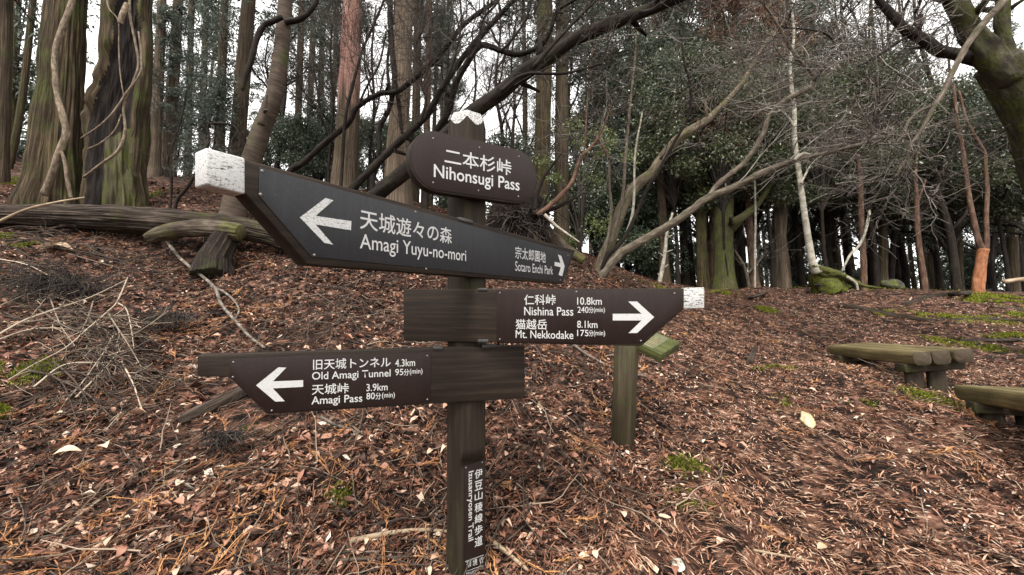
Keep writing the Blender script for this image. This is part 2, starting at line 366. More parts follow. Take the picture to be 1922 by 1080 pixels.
# ------------------------------------------------------------------ terrain
CT = [  # photo pixel and depth of ground points
 (1000,1080,1.62),(1300,1080,1.6),(1600,1080,1.6),(1922,1080,1.62),(875,1100,1.62),
 (1170,838,2.45),(1400,838,2.45),(1650,838,2.45),(1870,812,2.72),
 (1300,735,3.25),(1450,735,3.3),(1720,737,3.4),(1552,684,4.7),(1900,700,4.0),
 (1350,683,4.1),(1300,640,5.0),(1420,640,5.0),(1650,625,6.0),(1850,625,5.9),
 (1300,600,6.1),(1450,600,6.2),(1650,596,6.8),(1850,603,6.6),
 (1300,570,7.8),(1450,570,7.8),(1700,565,8.2),(1900,565,7.6),
 (1280,551,9.6),(1400,549,9.8),(1500,539,9.6),(1560,534,9.4),(1650,542,9.5),(1760,548,9.2),(1850,543,8.9),(1915,538,8.6),
 (0,1080,1.5),(350,1080,1.5),(700,1080,1.55),(0,800,2.4),(350,800,2.35),(700,800,2.35),
 (0,600,3.7),(350,600,3.7),(700,600,3.7),(0,470,5.15),(350,478,5.2),(700,480,5.2),
 (0,385,6.0),(100,378,6.0),(250,385,6.0),(420,372,6.4),(650,375,7.0),
 (900,425,6.6),(1020,447,6.3),(1100,497,6.1),(1180,541,6.2),
 (900,700,3.0),(900,600,4.0),(900,500,5.4),(1050,700,2.95),(1050,600,4.4),(1050,535,5.5),(1180,640,4.0),(1180,580,5.2),
 (0,330,8.5),(300,340,9.5),(450,335,10),(300,322,14),(600,340,12),(700,355,11),(900,405,12),(1060,455,11),(1150,505,10),(1250,552,12),
 (1400,552,14),(1700,552,14),(1900,548,13),
]
CPW = np.array([W(*c) for c in CT] + [
 (0,-3,-.75),(-3,0,.15),(3,0,-.05),(0,0,.0),(-5,1.5,1.2),(5,1.5,.35),(6,4,.8),(9,5,1.2),(-8,3,3.0),(-10,8,4.6),(-14,2,4.5),(14,3,1.0),(14,12,2.4),
 (-20,20,9.0),(-20,0,6.0),(20,0,0.5),(20,20,2.0),(0,-10,-2),(0,20,4.2),(8,22,2.2),(0,40,2.5),(25,40,0),(-25,40,8),(0,80,-4),(60,60,-4),(-60,60,6),(60,0,-2),(-60,0,10),(0,-60,-8)], float)
def H(x, y):
    """ground height: moving least squares over the control points plus small relief"""
    x = np.atleast_1d(np.asarray(x, float)); y = np.atleast_1d(np.asarray(y, float)); out = np.zeros(len(x))
    for a in range(0, len(x), 20000):
        X, Y = x[a:a + 20000], y[a:a + 20000]
        D = np.hypot(X, Y); h2 = (.16 * D + .18) ** 2
        dx = CPW[None, :, 0] - X[:, None]; dy = CPW[None, :, 1] - Y[:, None]
        w = 1 / (dx * dx + dy * dy + h2[:, None]) ** 2
        w /= w.sum(1, keepdims=True); z = CPW[None, :, 2]
        lam = .08 * h2
        sxx = (w * dx * dx).sum(1) + lam; syy = (w * dy * dy).sum(1) + lam; sxy = (w * dx * dy).sum(1)
        sx = (w * dx).sum(1); sy = (w * dy).sum(1); sz = (w * z).sum(1); sxz = (w * dx * z).sum(1); syz = (w * dy * z).sum(1)
        A = np.empty((len(X), 3, 3)); A[:, 0] = np.stack([np.ones_like(sx), sx, sy], -1); A[:, 1] = np.stack([sx, sxx, sxy], -1); A[:, 2] = np.stack([sy, sxy, syy], -1)
        out[a:a + 20000] = np.linalg.solve(A, np.stack([sz, sxz, syz], -1)[..., None])[:, 0, 0]
    q = np.stack([x, y, np.zeros_like(x)], -1)
    out += (vnoise(q * 1.3 + 5) - .5) * .12 + (vnoise(q * 4.1) - .5) * .06 + (vnoise(q * 11) - .5) * .025
    return out
_dd = np.geomspace(.8, 40, 260)
def G(px, py, lift=0.0):
    """point where the ray through photo pixel (px,py) meets the ground"""
    u = (px - 961) / FPX; v = -(py - 540) / FPX
    P = np.stack([u * _dd, _dd * (CP - v * SP), EYE + _dd * (SP + v * CP)], -1)
    g = P[:, 2] - H(P[:, 0], P[:, 1]); k = np.argmax(g < 0)
    if not (g < 0).any(): k = len(_dd) - 1
    t = g[k - 1] / (g[k - 1] - g[k] + 1e-9) if k > 0 else 0
    p = P[k - 1] + (P[k] - P[k - 1]) * t if k > 0 else P[0]
    return p + np.array([0, 0, lift])
ang = np.concatenate([np.radians(np.linspace(-66, 66, 300)), np.radians(np.linspace(66, 294, 80)[1:-1])])
rad = np.concatenate([[.25], np.geomspace(.5, 16, 190), np.geomspace(16, 160, 40)[1:]])
A_, R_ = np.meshgrid(ang, rad); gx, gy = (np.sin(A_) * R_).ravel(), (np.cos(A_) * R_).ravel()
gz = H(gx, gy); na = len(ang)
i = np.arange(len(rad) - 1)[:, None] * na; j = np.arange(na)[None]; k = (j + 1) % na
gm = MB(); V = np.stack([gx, gy, gz], -1); V = np.vstack([V, [0, 0, H(0, 0)[0]]])
gm.add(V, np.stack([i + j, i + na + j, i + na + k, i + k], -1).reshape(-1, 4), [(len(V) - 1, a, (a + 1) % na) for a in range(na)])
tag(gm.build('forest_floor', M['ground']), None, None, kind='structure')

# ------------------------------------------------------------------ ground cover (uncountable)
def scatter(n, r0=.9, r1=12.0, r=rng, amax=62):
    R = r.uniform(r0, r1, n); a = np.radians(r.uniform(-amax, amax, n)); return np.sin(a) * R, np.cos(a) * R
def patchy(x, y, s, o): return vnoise(np.stack([x * s + o, y * s, np.full_like(x, o)], -1))
_py = np.array([.8, 1.7, 2.6, 3.5, 4.6, 6.1, 7.8, 10, 14]); _px = np.array([1.0, 1.25, 1.75, 2.15, 2.55, 3.1, 4.05, 5.1, 6.6])
def trail(x, y):
    """1 on the trodden line of the path, 0 off it"""
    w = .42 + .03 * y + .25 * (patchy(x, y, 1.3, 91) - .5); return np.exp(-((x - np.interp(y, _py, _px)) / w) ** 2)
def bank(x, y): return np.clip((np.interp(y, _py, _px) - .75 - x) / .6, 0, 1)
def litter_leaves():
    n = 210000; x, y = scatter(n); lf = np.clip((.6 - x / np.maximum(y, .3)) / 1.2, 0, 1); keep = patchy(x, y, 1.6, 11) + patchy(x, y, 5, 3) * .6 > rng.uniform(.25, 1.1, n) + .18 * lf + .45 * trail(x, y)
    x, y = x[keep], y[keep]; n = len(x); z = H(x, y)
    left = np.clip((.6 - x / np.maximum(y, .3)) / 1.2, 0, 1)
    L = rng.uniform(.013, .037, n) * (1 + .75 * left) * np.where(rng.random(n) < .10, 1.6, 1); L = L * (1 - .35 * trail(x, y)); wd = L * rng.uniform(.26, .58, n)
    a = rng.uniform(0, 2 * math.pi, n); tilt = rng.normal(0, .38, n); roll = rng.normal(0, .45, n)
    D = np.stack([np.cos(a) * np.cos(tilt), np.sin(a) * np.cos(tilt), np.sin(tilt)], -1)
    S = np.stack([-np.sin(a) * np.cos(roll), np.cos(a) * np.cos(roll), np.sin(roll)], -1); U = unit(np.cross(D, S))
    P = np.stack([x, y, z + rng.uniform(.002, .022, n)], -1); cur = (rng.normal(.05, .20, n))[:, None]
    L = L[:, None]; wd = wd[:, None]
    V = np.stack([P - D * L * .5, P - D * L * .08 + S * wd * .5 + U * L * cur, P + D * L * .5 + U * L * cur * .4, P - D * L * .08 - S * wd * .5 + U * L * cur, P - U * L * .02], 1)
    b = (np.arange(n) * 5)[:, None]
    T = np.concatenate([b + np.array([[0, 4, 1]]), b + np.array([[1, 4, 2]]), b + np.array([[2, 4, 3]]), b + np.array([[3, 4, 0]])])
    t = np.clip(rng.beta(1.25, 1.75, n) * 1.03 + .07 - .13 * bank(x, y) - .07 * left - .10 * trail(x, y) + (patchy(x, y, 2.2, 31) - .5) * .38 + (patchy(x, y, 6, 37) - .5) * .2, 0, 1); t = np.where(rng.random(n) < .015, rng.uniform(.86, 1, n), t)
    mb = MB(); mb.add(V.reshape(-1, 3), None, T, None, np.repeat(t, 5))
    return mb.build('fallen_leaves', M['litter'], smooth=False)
tag(litter_leaves(), 'brown and tan dead leaves covering the forest floor', 'leaf litter', kind='stuff')
def litter_big():
    n = 3400; x, y = scatter(n, 1.1, 8); lf = np.clip((.7 - x / y) / 1.2, 0, 1); k = rng.random(n) < .25 + .75 * lf; x, y = x[k], y[k]; n = len(x)
    mb = MB(); a = rng.uniform(0, 6.28, n); ti = rng.normal(0, .3, n); ro = rng.normal(0, .4, n); L = rng.uniform(.035, .068, n); cur = rng.normal(.14, .2, n); w = L * rng.uniform(.2, .33, n)
    D = np.stack([np.cos(a) * np.cos(ti), np.sin(a) * np.cos(ti), np.sin(ti)], -1); S = np.stack([-np.sin(a) * np.cos(ro), np.cos(a) * np.cos(ro), np.sin(ro)], -1); U = unit(np.cross(D, S)); U = U * np.sign(U[:, 2:3] + 1e-6)
    P = np.stack([x, y, H(x, y) + rng.uniform(.012, .035, n)], -1); m = 6; rows = []
    for q in np.linspace(0, 1, m):
        ww = (w * math.sin(math.pi * min(1, q ** .8 * .98 + .01)))[:, None]; b = (L * cur * (4 * q * (1 - q)))[:, None]; fold = ww * rng.uniform(.1, .6, n)[:, None]; jag = 1 + rng.normal(0, .1, n)[:, None]
        c = P + D * (L * (q - .5))[:, None] + U * b
        rows += [c - S * ww * jag + U * fold, c, c + S * ww * jag + U * fold]
    V = np.stack(rows, 1); bq = (np.arange(n) * m * 3)[:, None]; Q = np.concatenate([bq + np.array([[3 * i + j, 3 * i + j + 1, 3 * i + j + 4, 3 * i + j + 3]]) for i in range(m - 1) for j in range(2)])
    mb.add(V.reshape(-1, 3), Q, None, None, np.repeat(np.clip(rng.beta(2, 1.8, n), .12, .86), m * 3)); return mb.build('curled_leaves', M['litter'])
tag(litter_big(), 'larger curled dead leaves lying on top of the litter', 'leaf litter', kind='stuff')
def litter_fronds():
    n = 1300; x, y = scatter(n, 1.1, 7.5); k = (patchy(x, y, 1.1, 63) > rng.uniform(.35, .8, n)) & (rng.random(n) < .35 + .65 * bank(x, y)); x, y = x[k], y[k]; n = len(x); mb = MB(); a = rng.uniform(0, 6.28, n)
    D = np.stack([np.cos(a), np.sin(a), rng.normal(0, .12, n)], -1); L = rng.uniform(.10, .24, n); P = walk(np.stack([x, y, np.zeros(n)], -1), D, L, 8, .12, rng); q = P.reshape(-1, 3)
    P[..., 2] = P[..., 2] * .4 + H(q[:, 0], q[:, 1]).reshape(n, 8) + .032; tn = np.clip(rng.beta(2, 2, n) + .15, 0, 1)
    tubes(mb, P, np.full((n, 8), .0022), 3, tn * .6)
    S2, D2, kk, t = sprout(P, rng, 6, ang=(.35, .7)); P2 = walk(S2, D2, L[kk] * rng.uniform(.2, .5, len(kk)), 5, .12, rng); tubes(mb, P2, np.full((len(kk), 5), .0024) * np.linspace(1, .6, 5)[None], 3, tn[kk])
    S3, D3, k3, t = sprout(P2, rng, 7, ang=(.3, .6)); leaves(mb, S3, D3, rng.uniform(.011, .024, len(k3)), .005, rng, np.clip(tn[kk][k3] + rng.normal(0, .1, len(k3)), 0, 1))
    return mb.build('cedar_sprays', tinted('dead_cedar_sprays', [(0, (.07, .032, .018)), (.5, (.25, .11, .045)), (1, (.46, .24, .10))], .75))
tag(litter_fronds(), 'orange-brown dead cedar sprays fallen on the litter', 'cedar sprays', kind='stuff')
def litter_needles():
    n = 330000; x, y = scatter(n, .9, 11); tr = trail(x, y); kk = (rng.random(n) < .55 + .45 * tr); x, y = x[kk], y[kk]; n = len(x); m = patchy(x, y, 1.1, 51); keep = m + .5 * trail(x, y) > rng.uniform(.05, .75, n); x, y = x[keep], y[keep]; n = len(x)
    z = H(x, y) + rng.uniform(.006, .03, n); L = rng.uniform(.03, .11, n) * (1 - .55 * trail(x, y))
    base = patchy(x, y, 1.7, 77) * 9; a = base + rng.normal(0, .55, n); tilt = rng.normal(0, .25, n)
    D = np.stack([np.cos(a), np.sin(a), np.sin(tilt)], -1); S = np.stack([-np.sin(a), np.cos(a), rng.normal(0, .3, n)], -1); w = rng.uniform(.0012, .0032, n)[:, None]
    P = np.stack([x, y, z], -1); L = L[:, None]; bow = np.array([0, 0, 1.]) * L * rng.uniform(0, .12, n)[:, None]
    V = np.stack([P - D * L * .5 + S * w, P - D * L * .5 - S * w, P - S * w * .9 + bow, P + S * w * .9 + bow, P + D * L * .5], 1)
    b = (np.arange(n) * 5)[:, None]; mb = MB()
    mb.add(V.reshape(-1, 3), b + np.array([[0, 1, 2, 3]]), b + np.array([[3, 2, 4]]), None, np.repeat(np.clip(rng.random(n) * 1.0 - .26 * bank(x, y) + .10 * trail(x, y), 0, 1), 5))
    return mb.build('fallen_needles', M['litter_needle'])
tag(litter_needles(), 'reddish dead cedar needles strewn among the leaves', 'needle litter', kind='stuff')
def litter_twigs():
    n = 9500; x, y = scatter(n, .9, 9); keep = rng.random(n) < .35 + .65 * bank(x, y) - .4 * trail(x, y); x, y = x[keep], y[keep]; n = len(x)
    a = rng.uniform(0, 2 * math.pi, n); L = rng.uniform(.07, .42, n); mb = MB()
    D = np.stack([np.cos(a), np.sin(a), rng.normal(0, .18, n)], -1)
    P = walk(np.stack([x, y, np.zeros(n)], -1), D, L, 6, .16, rng); q = P.reshape(-1, 3)
    P[..., 2] = P[..., 2] * .55 + H(q[:, 0], q[:, 1]).reshape(n, 6) + rng.uniform(.008, .04, n)[:, None]
    tubes(mb, P, rng.uniform(.0015, .0042, n)[:, None] * np.linspace(1, .5, 6)[None], 4, rng.random(n) ** 1.7)
    return mb.build('fallen_twigs', tinted('ground_twigs', [(0, (.025, .017, .012)), (.6, (.075, .053, .039)), (1, (.27, .205, .15))], .85))
tag(litter_twigs(), 'small broken twigs scattered over the litter', 'twigs', kind='stuff')
def moss_tufts():
    mb = MB()
    spots = [(1762,597,40,8,.9),(1655,588,18,5,.9),(1895,541,40,9,1.),(1860,566,60,9,1.),(1905,563,40,10,1.),(1836,601,50,6,.8),(1893,633,60,7,.8),(1850,655,55,7,.7),
             (1437,583,16,5,.9),(1455,692,20,8,.25),(1285,872,35,16,.3),(1292,942,40,16,.4),(1750,752,25,12,.6),(1500,770,30,10,.2),(1790,645,25,7,.8),
             (8,336,30,10,.9),(40,345,25,8,.8),(20,690,60,25,.6),(70,697,40,20,.6),(8,770,30,20,.7),(5,445,25,12,.8),(60,463,40,8,.7),(1563,530,20,10,.9),(1430,420,1,1,0),
             (1250,548,14,4,.8),(1360,551,20,3,.9),(225,378,30,8,.8),(640,930,25,8,.2),(490,800,15,6,.2),(1620,760,25,8,.15),(1905,590,30,6,.8)]
    for px, py, sx, sy, den in spots:
        if den <= 0: continue
        n = int(3400 * den); c = G(px, py); e = abs(G(px + sx, py) - c); f = abs(G(px, py + sy) - c); 
        rx = max(e[0], .06); ry = min(max(f[1], .05), 1.0); g = rng.normal(0, .55, (n, 2)); x = c[0] + g[:, 0] * rx; y = c[1] + g[:, 1] * ry
        kk = patchy(x, y, 7, px) > .42; x, y = x[kk], y[kk]; n = len(x)
        hump = .03 * den * np.exp(-(g[kk] ** 2).sum(1) * 1.2)
        P = np.stack([x, y, H(x, y) + hump * rng.uniform(.2, 1, n)], -1); D = rng.normal(0, .5, (n, 3)); D[:, 2] = 1
        leaves(mb, P, D, rng.uniform(.012, .03, n) * (1 + .04 * c[1]), rng.uniform(.006, .012, n) * (1 + .1 * c[1]), rng, np.clip(rng.beta(2, 2, n) + (den - .8) * .3, 0, 1))
    return mb.build('moss', M['moss'])
tag(moss_tufts(), 'bright green moss growing in patches on the ground', 'moss', kind='stuff')
# ------------------------------------------------------------------ signpost (leans slightly towards the path)
PS = math.atan(17.0 / FPX); CS, SS = math.cos(PS), math.sin(PS); DLT = PITCH - PS
cD, sD = math.cos(DLT), math.sin(DLT)
def sg2w(V):
    V = np.asarray(V, float); return np.stack([V[..., 0], V[..., 1] * cD - V[..., 2] * sD, EYE + V[..., 1] * sD + V[..., 2] * cD], -1)
class Plane:
    """upright plane of one sign face in the frame of the leaning post"""
    def __init__(s, px0, y0, vpx, flip=False):
        a = math.atan((vpx - 961) / FPX); s.t = np.array([math.sin(a), math.cos(a)]) * (-1 if flip else 1)
        s.P0 = np.array([(px0 - 961) / FPX * y0, y0]); n = np.array([-s.t[1], s.t[0]])
        s.n = n if n @ -s.P0 > 0 else -n
    def sz(s, px, py, off=0.0):
        u = (px - 961) / FPX; v = -(py - 540) / FPX; d = np.array([u, CS - v * SS]); k = ((s.P0 + s.n * off) @ s.n) / (d @ s.n)
        return np.array([(d * k - s.P0) @ s.t, k * (SS + v * CS)])
    def w(s, sz, off):
        sz = np.asarray(sz, float); q = s.P0 + sz[..., :1] * s.t + s.n * np.asarray(off).reshape(-1, 1) if np.ndim(off) else s.P0 + sz[..., :1] * s.t + s.n * off
        return sg2w(np.concatenate([q, sz[..., 1:2]], -1))
def slab(mb, pl, poly, f0, f1, bev=.003, grain=0):
    """extruded outline (s,z) between offsets f0 (back) and f1 (front)"""
    bm = bmesh.new(); a = [bm.verts.new((p[0], p[1], f1)) for p in poly]; b = [bm.verts.new((p[0], p[1], f0)) for p in poly]
    n = len(poly); bm.faces.new(a); bm.faces.new(b[::-1])
    for i in range(n): bm.faces.new((a[i], b[i], b[(i + 1) % n], a[(i + 1) % n]))
    bmesh.ops.recalc_face_normals(bm, faces=bm.faces)
    if bev: bmesh.ops.bevel(bm, geom=bm.edges[:], offset=bev, segments=2, profile=.5, affect='EDGES')
    bmesh.ops.triangulate(bm, faces=bm.faces); bm.verts.index_update()
    V = np.array([v.co[:] for v in bm.verts]); T = np.array([[v.index for v in f.verts] for f in bm.faces]); bm.free()
    bk = np.stack([V[:, 1], V[:, 2], V[:, 0]], -1) if not grain else np.stack([V[:, 0], V[:, 2], V[:, 1]], -1)
    mb.add(pl.w(V[:, :2], V[:, 2]), None, T, bk)
def text_mesh(body, bold=.012, spacing=1.0):
    cu = bpy.data.curves.new('t', 'FONT'); cu.body = body; cu.size = 1; cu.offset = bold; cu.resolution_u = 4; cu.space_character = spacing
    o = bpy.data.objects.new('t', cu); C.objects.link(o); dg = bpy.context.evaluated_depsgraph_get(); dg.update()
    me = bpy.data.meshes.new_from_object(o.evaluated_get(dg))
    V = np.array([v.co[:2] for v in me.vertices]); me.calc_loop_triangles(); T = np.array([t.vertices[:] for t in me.loop_triangles])
    bpy.data.objects.remove(o); bpy.data.curves.remove(cu); bpy.data.meshes.remove(me)
    return V, T
def letter(mb, pl, body, xl, xr, yt, yb, off=.0032, bold=.012, rot=False):
    V, T = text_mesh(body, 0.0)
    if rot: V = np.stack([V[:, 1], -V[:, 0]], -1)
    lo, hi = V.min(0), V.max(0); a, b = pl.sz(xl, yt, off), pl.sz(xl, yb, off); s1 = pl.sz(xr, yt, off)[0]
    S = a[0] + (V[:, 0] - lo[0]) / (hi[0] - lo[0]) * (s1 - a[0]); Z = b[1] + (V[:, 1] - lo[1]) / (hi[1] - lo[1]) * (a[1] - b[1])
    e = bold * (abs(s1 - a[0]) if rot else abs(a[1] - b[1])) * .9
    for q, (es, ez) in enumerate(((0, 0), (e, 0), (-e, 0), (0, e), (0, -e)) if bold > 0 else ((0, 0),)):   # strokes thickened by shifted copies, each a hair in front of the last
        mb.add(pl.w(np.stack([S + es, Z + ez], -1), off + q * .00006), None, T)
def shape(mb, pl, pts, off=.0032):
    Vv = np.array([pl.sz(x, y, off) for x, y in pts]); bm = bmesh.new(); f = bm.faces.new([bm.verts.new((*p, 0)) for p in Vv])
    bmesh.ops.triangulate(bm, faces=[f]); bm.verts.index_update(); T = [[v.index for v in f.verts] for f in bm.faces]; bm.free()
    mb.add(pl.w(Vv, off), None, T, np.stack([Vv[:, 1], Vv[:, 1] * 0, Vv[:, 0]], -1))
def screws(pl, pts, parent, off=.0025):
    for x, y in pts:
        c = pl.sz(x, y, off); th = np.arange(10) / 10 * 2 * math.pi; mb = MB()
        ring = lambda r, o: pl.w(np.stack([c[0] + np.cos(th) * r, c[1] + np.sin(th) * r], -1), o)
        V = np.vstack([ring(.0034, off - .001), ring(.0030, off + .0012), pl.w(c[None], off + .0016)]); i = np.arange(10); j = (i + 1) % 10
        mb.add(V, np.stack([i, j, 10 + j, 10 + i], -1), np.stack([10 + i, 10 + j, np.full(10, 20)], -1)); mb.build('screw', M['screw'], parent)

PC = np.array([-.187, 1.65]); PR = .078
base_w = sg2w(np.array([PC[0], PC[1], -1.23])); base_w[2] = H(base_w[0], base_w[1])[0]
post_t = thing('signpost', base_w, 'dark wooden trail signpost with four lettered boards and a white scalloped tip', 'signpost')
pl_big, pl_nish, pl_old = Plane(870, 1.482, 1428), Plane(870, 1.56, -2700, True), Plane(870, 1.555, 4287)
pl_name, pl_trail = Plane(880, 1.515, 2200), Plane(869, 1.578, 2017)
# round post with six flats at the tip and a flat cut for the trail plate
zt = lambda py, y=1.60: y * (SS + CS * (-(py - 540) / FPX)) / (CS - SS * (-(py - 540) / FPX))
z_flat0, z_top, z_plate = zt(238), zt(209), zt(861)
nth = 120; th = np.arange(nth) / nth * 2 * math.pi; phv = math.atan2(-PC[1], -PC[0])
def post_r(th, z):
    r = np.full(len(th), PR)
    if z > z_flat0:
        f = (z - z_flat0) / (z_top - z_flat0); rin = PR * (1.0 - .30 * f ** 1.25)
        for k in range(6):
            c = np.cos(th - (phv + math.pi / 6 + k * math.pi / 3)); r = np.minimum(r, np.where(c > .3, rin / np.maximum(c, .3), 9))
    if z < z_plate:
        an = math.atan2(pl_trail.n[1], pl_trail.n[0]); c = np.cos(th - an); h = (pl_trail.P0 - PC) @ pl_trail.n
        r = np.minimum(r, np.where(c > .2, h / np.maximum(c, .2), 9))
    return r
zs = np.concatenate([[-1.75], np.linspace(-1.5, z_plate - .0005, 24), np.linspace(z_plate + .0005, z_flat0 - .03, 30), np.linspace(z_flat0 - .025, z_top, 44)])
Rg = np.array([post_r(th, z) for z in zs]); nz = len(zs)
X = PC[0] + Rg * np.cos(th); Y = PC[1] + Rg * np.sin(th); Zg = np.repeat(zs[:, None], nth, 1)
Vp = sg2w(np.stack([X, Y, Zg], -1)).reshape(-1, 3); bk = np.stack([Rg * np.cos(th), Rg * np.sin(th), Zg], -1).reshape(-1, 3)
i = np.arange(nz - 1)[:, None] * nth; j = np.arange(nth)[None]; k = (j + 1) % nth
Q = np.stack([i + j, i + k, i + nth + k, i + nth + j], -1).reshape(-1, 4)
cut = ((Rg < PR - .0006) & (Zg > z_flat0 - .02)).reshape(-1); white = cut[Q].sum(1) >= 3
mb = MB(); mb.add(Vp, Q[~white], None, bk); mb.build('post', M['post_wood'], post_t)
top = np.arange((nz - 1) * nth, nz * nth); ctr = sg2w(np.array([[PC[0], PC[1], z_top + .004]])); r2 = np.stack([PC[0] + Rg[-1] * .8 * np.cos(th), PC[1] + Rg[-1] * .8 * np.sin(th), np.full(nth, z_top + .0035)], -1)
Vt = np.vstack([Vp, sg2w(r2), ctr]); i0 = len(Vp); jj = np.arange(nth); kk = (jj + 1) % nth
mb = MB(); mb.add(Vt, np.vstack([Q[white], np.stack([top[jj], top[kk], i0 + kk, i0 + jj], -1)]), np.stack([i0 + jj, i0 + kk, np.full(nth, i0 + nth)], -1), np.vstack([bk, bk[top], [[0, 0, 0]]]))
mb.build('painted_tip', M['paint_worn'], post_t)

def board(name, pl, outline, thick, label=None):
    mb = MB(); slab(mb, pl, [pl.sz(*p) for p in outline], -thick, 0); return mb.build(name, M['sign_wood'], post_t)
def panel(pl, outline, mat, parent):
    mb = MB(); slab(mb, pl, [pl.sz(*p, off=.0022) for p in outline], .0004, .0022, .0006); return mb.build('panel', M[mat], parent)
def letters(pl, rows, parent):
    for r in rows:
        mb = MB(); letter(mb, pl, *r); mb.build('lettering', M['letter'], parent, smooth=False)
def arrow(pl, pts, parent, sc=None):
    mb = MB(); shape(mb, pl, pts); mb.build('arrow', M['paint' if sc else 'letter'], parent, smooth=False)
Z1 = lambda *p: [(340 + x / 1.742, 180 + y / 1.742) for x, y in p]
Z7 = lambda *p: [(1050 + x / 3.177, 520 + y / 3.177) for x, y in p]

# name board: rounded ends
def stadium(pl, c, xl, xr, off=0.0, n=14):
    """outline with round ends: height measured at the middle, ends reaching pixels xl and xr"""
    a, b = pl.sz(880, c[0], off), pl.sz(880, c[1], off); r = (a[1] - b[1]) / 2; zc = (a[1] + b[1]) / 2
    s0, s1 = pl.sz(xl, 300, off)[0], pl.sz(xr, 300, off)[0]; e = r * .95
    A = np.linspace(math.pi / 2, 3 * math.pi / 2, n); Bq = np.linspace(-math.pi / 2, math.pi / 2, n)
    return [(s0 + e + e * math.cos(q), zc + r * math.sin(q)) for q in A] + [(s1 - e + e * math.cos(q), zc + r * math.sin(q)) for q in Bq]
mb = MB(); slab(mb, pl_name, stadium(pl_name, (260, 370), 767, 1009), -.042, 0); nb = mb.build('name_board', M['sign_wood'], post_t)
mb = MB(); slab(mb, pl_name, stadium(pl_name, (264, 365.5), 772, 1006, .0022), .0004, .0022, .0006); mb.build('panel', M['panel_brown'], nb)
letters(pl_name, [('二本杉峠', 834.9, 959.5, 276.5, 307.5), ('Nihonsugi Pass', 814.7, 974.9, 308.5, 340, .0032, .014)], nb)
screws(pl_name, [(813, 260), (900, 277), (974, 294), (813, 343), (898, 358), (973, 369)], nb)

# grey board with two arrows
big = board('direction_board', pl_big, [(387, 279), (1080, 470), (1056, 533), (578, 497), (461, 364), (387, 345)], .05)
panel(pl_big, [(487.5, 314), (1073, 476), (1057, 529.5), (584, 482), (486, 367)], 'panel_grey', big)
letters(pl_big, [('天城遊々の森', 676, 848, 391.5, 429.5), ('Amagi Yuyu-no-mori', 675.8, 875, 438.5, 475.5, .0032, .007), ('宗太郎園地', 967, 1024, 462, 485), ('Sotaro Enchi Park', 967, 1037.5, 490.5, 508.5, .0032, .008)], big)
arrow(pl_big, Z1((388, 398), (472, 334), (498, 342), (440, 393), (557, 410), (555, 440), (440, 421), (497, 487), (468, 481)), big, 1)
arrow(pl_big, Z1((1221, 543), (1240, 547), (1232, 519), (1243, 524), (1254, 557), (1246, 590), (1234, 586), (1241, 561), (1221, 556)), big)
mb = MB(); slab(mb, pl_big, [pl_big.sz(*p) for p in ((385.5, 277), (460, 297), (460, 365), (385.5, 346.5))], -.0515, .0015, .004); mb.build('white_end', M['paint'], big)
screws(pl_big, [(492, 321), (489, 365), (590, 479), (1052, 526), (1066, 480), (780, 398), (800, 505)], big)

# brown board pointing right
nis = board('direction_board', pl_nish, [(757, 543), (1321, 541.5), (1321, 578), (1284, 580), (1204, 650), (757, 640)], .045)
panel(pl_nish, [(932, 544.6), (1279, 544), (1279, 580), (1200, 645.5), (932, 642)], 'panel_brown', nis)
letters(pl_nish, [('仁科峠', 984, 1043, 553.5, 572.5), ('10.8km', 1083.4, 1129.3, 558.5, 572.3, .0032, .011), ('Nishina Pass', 984, 1076, 576.5, 592, .0032, .011),
 ('240', 1084, 1104.5, 576, 587.5, .0032, .011), ('分', 1105.3, 1113.3, 576.5, 588), ('(min)', 1114.3, 1135.3, 577, 588.7, .0032, .008),
 ('猫越岳', 968, 1026.6, 599.3, 618), ('8.1km', 1083.4, 1121.3, 602.3, 615.5, .0032, .011), ('Mt. Nekkodake', 968, 1076, 620, 634.5, .0032, .011),
 ('175', 1083.4, 1104.5, 619.5, 631, .0032, .011), ('分', 1105.3, 1113.3, 620, 631.6), ('(min)', 1114.3, 1135.6, 620.5, 632.3, .0032, .008)], nis)
arrow(pl_nish, Z7((565, 240), (463, 335), (412, 335), (490, 260), (318, 260), (318, 220), (490, 220), (410, 147), (463, 147)), nis)
mb = MB(); slab(mb, pl_nish, [pl_nish.sz(*p) for p in ((1283, 540.5), (1322, 540), (1322, 579), (1283, 580))], -.0465, .0015, .003); mb.build('white_end', M['paint_thin'], nis)
screws(pl_nish, [(938, 550), (1266, 551), (1203, 640), (938, 637), (1082, 548)], nis)

# brown board pointing left
old = board('direction_board', pl_old, [(370, 667), (985, 649), (985, 748), (500, 778), (431, 709), (370, 706)], .045)
panel(pl_old, [(432, 674), (808, 662), (808, 754), (504, 774.5), (432, 710)], 'panel_brown', old)
letters(pl_old, [('旧天城トンネル', 588, 733.2, 674.8, 694.5), ('4.3km', 741.8, 779, 675, 688.6, .0032, .011), ('Old Amagi Tunnel', 586, 733, 699, 717.5, .0032, .011),
 ('95', 741.8, 757, 693, 705, .0032, .011), ('分', 758, 767.5, 693, 705.4), ('(min)', 769, 793, 692.5, 705.2, .0032, .008),
 ('天城峠', 585.7, 654.6, 722, 741.5), ('3.9km', 687.9, 727.5, 721.3, 734.7, .0032, .011), ('Amagi Pass', 585, 680, 745, 764, .0032, .011),
 ('80', 687.9, 703.5, 738, 750, .0032, .011), ('分', 704.8, 715, 737.8, 750.2), ('(min)', 717, 741, 737.3, 750, .0032, .008)], old)
arrow(pl_old, Z1((245, 947), (318, 888), (344, 889), (300, 934), (399, 930), (399, 952), (300, 957), (339, 999), (308, 1000)), old)
screws(pl_old, [(438, 680), (802, 668), (802, 750), (510, 771), (437, 708)], old)

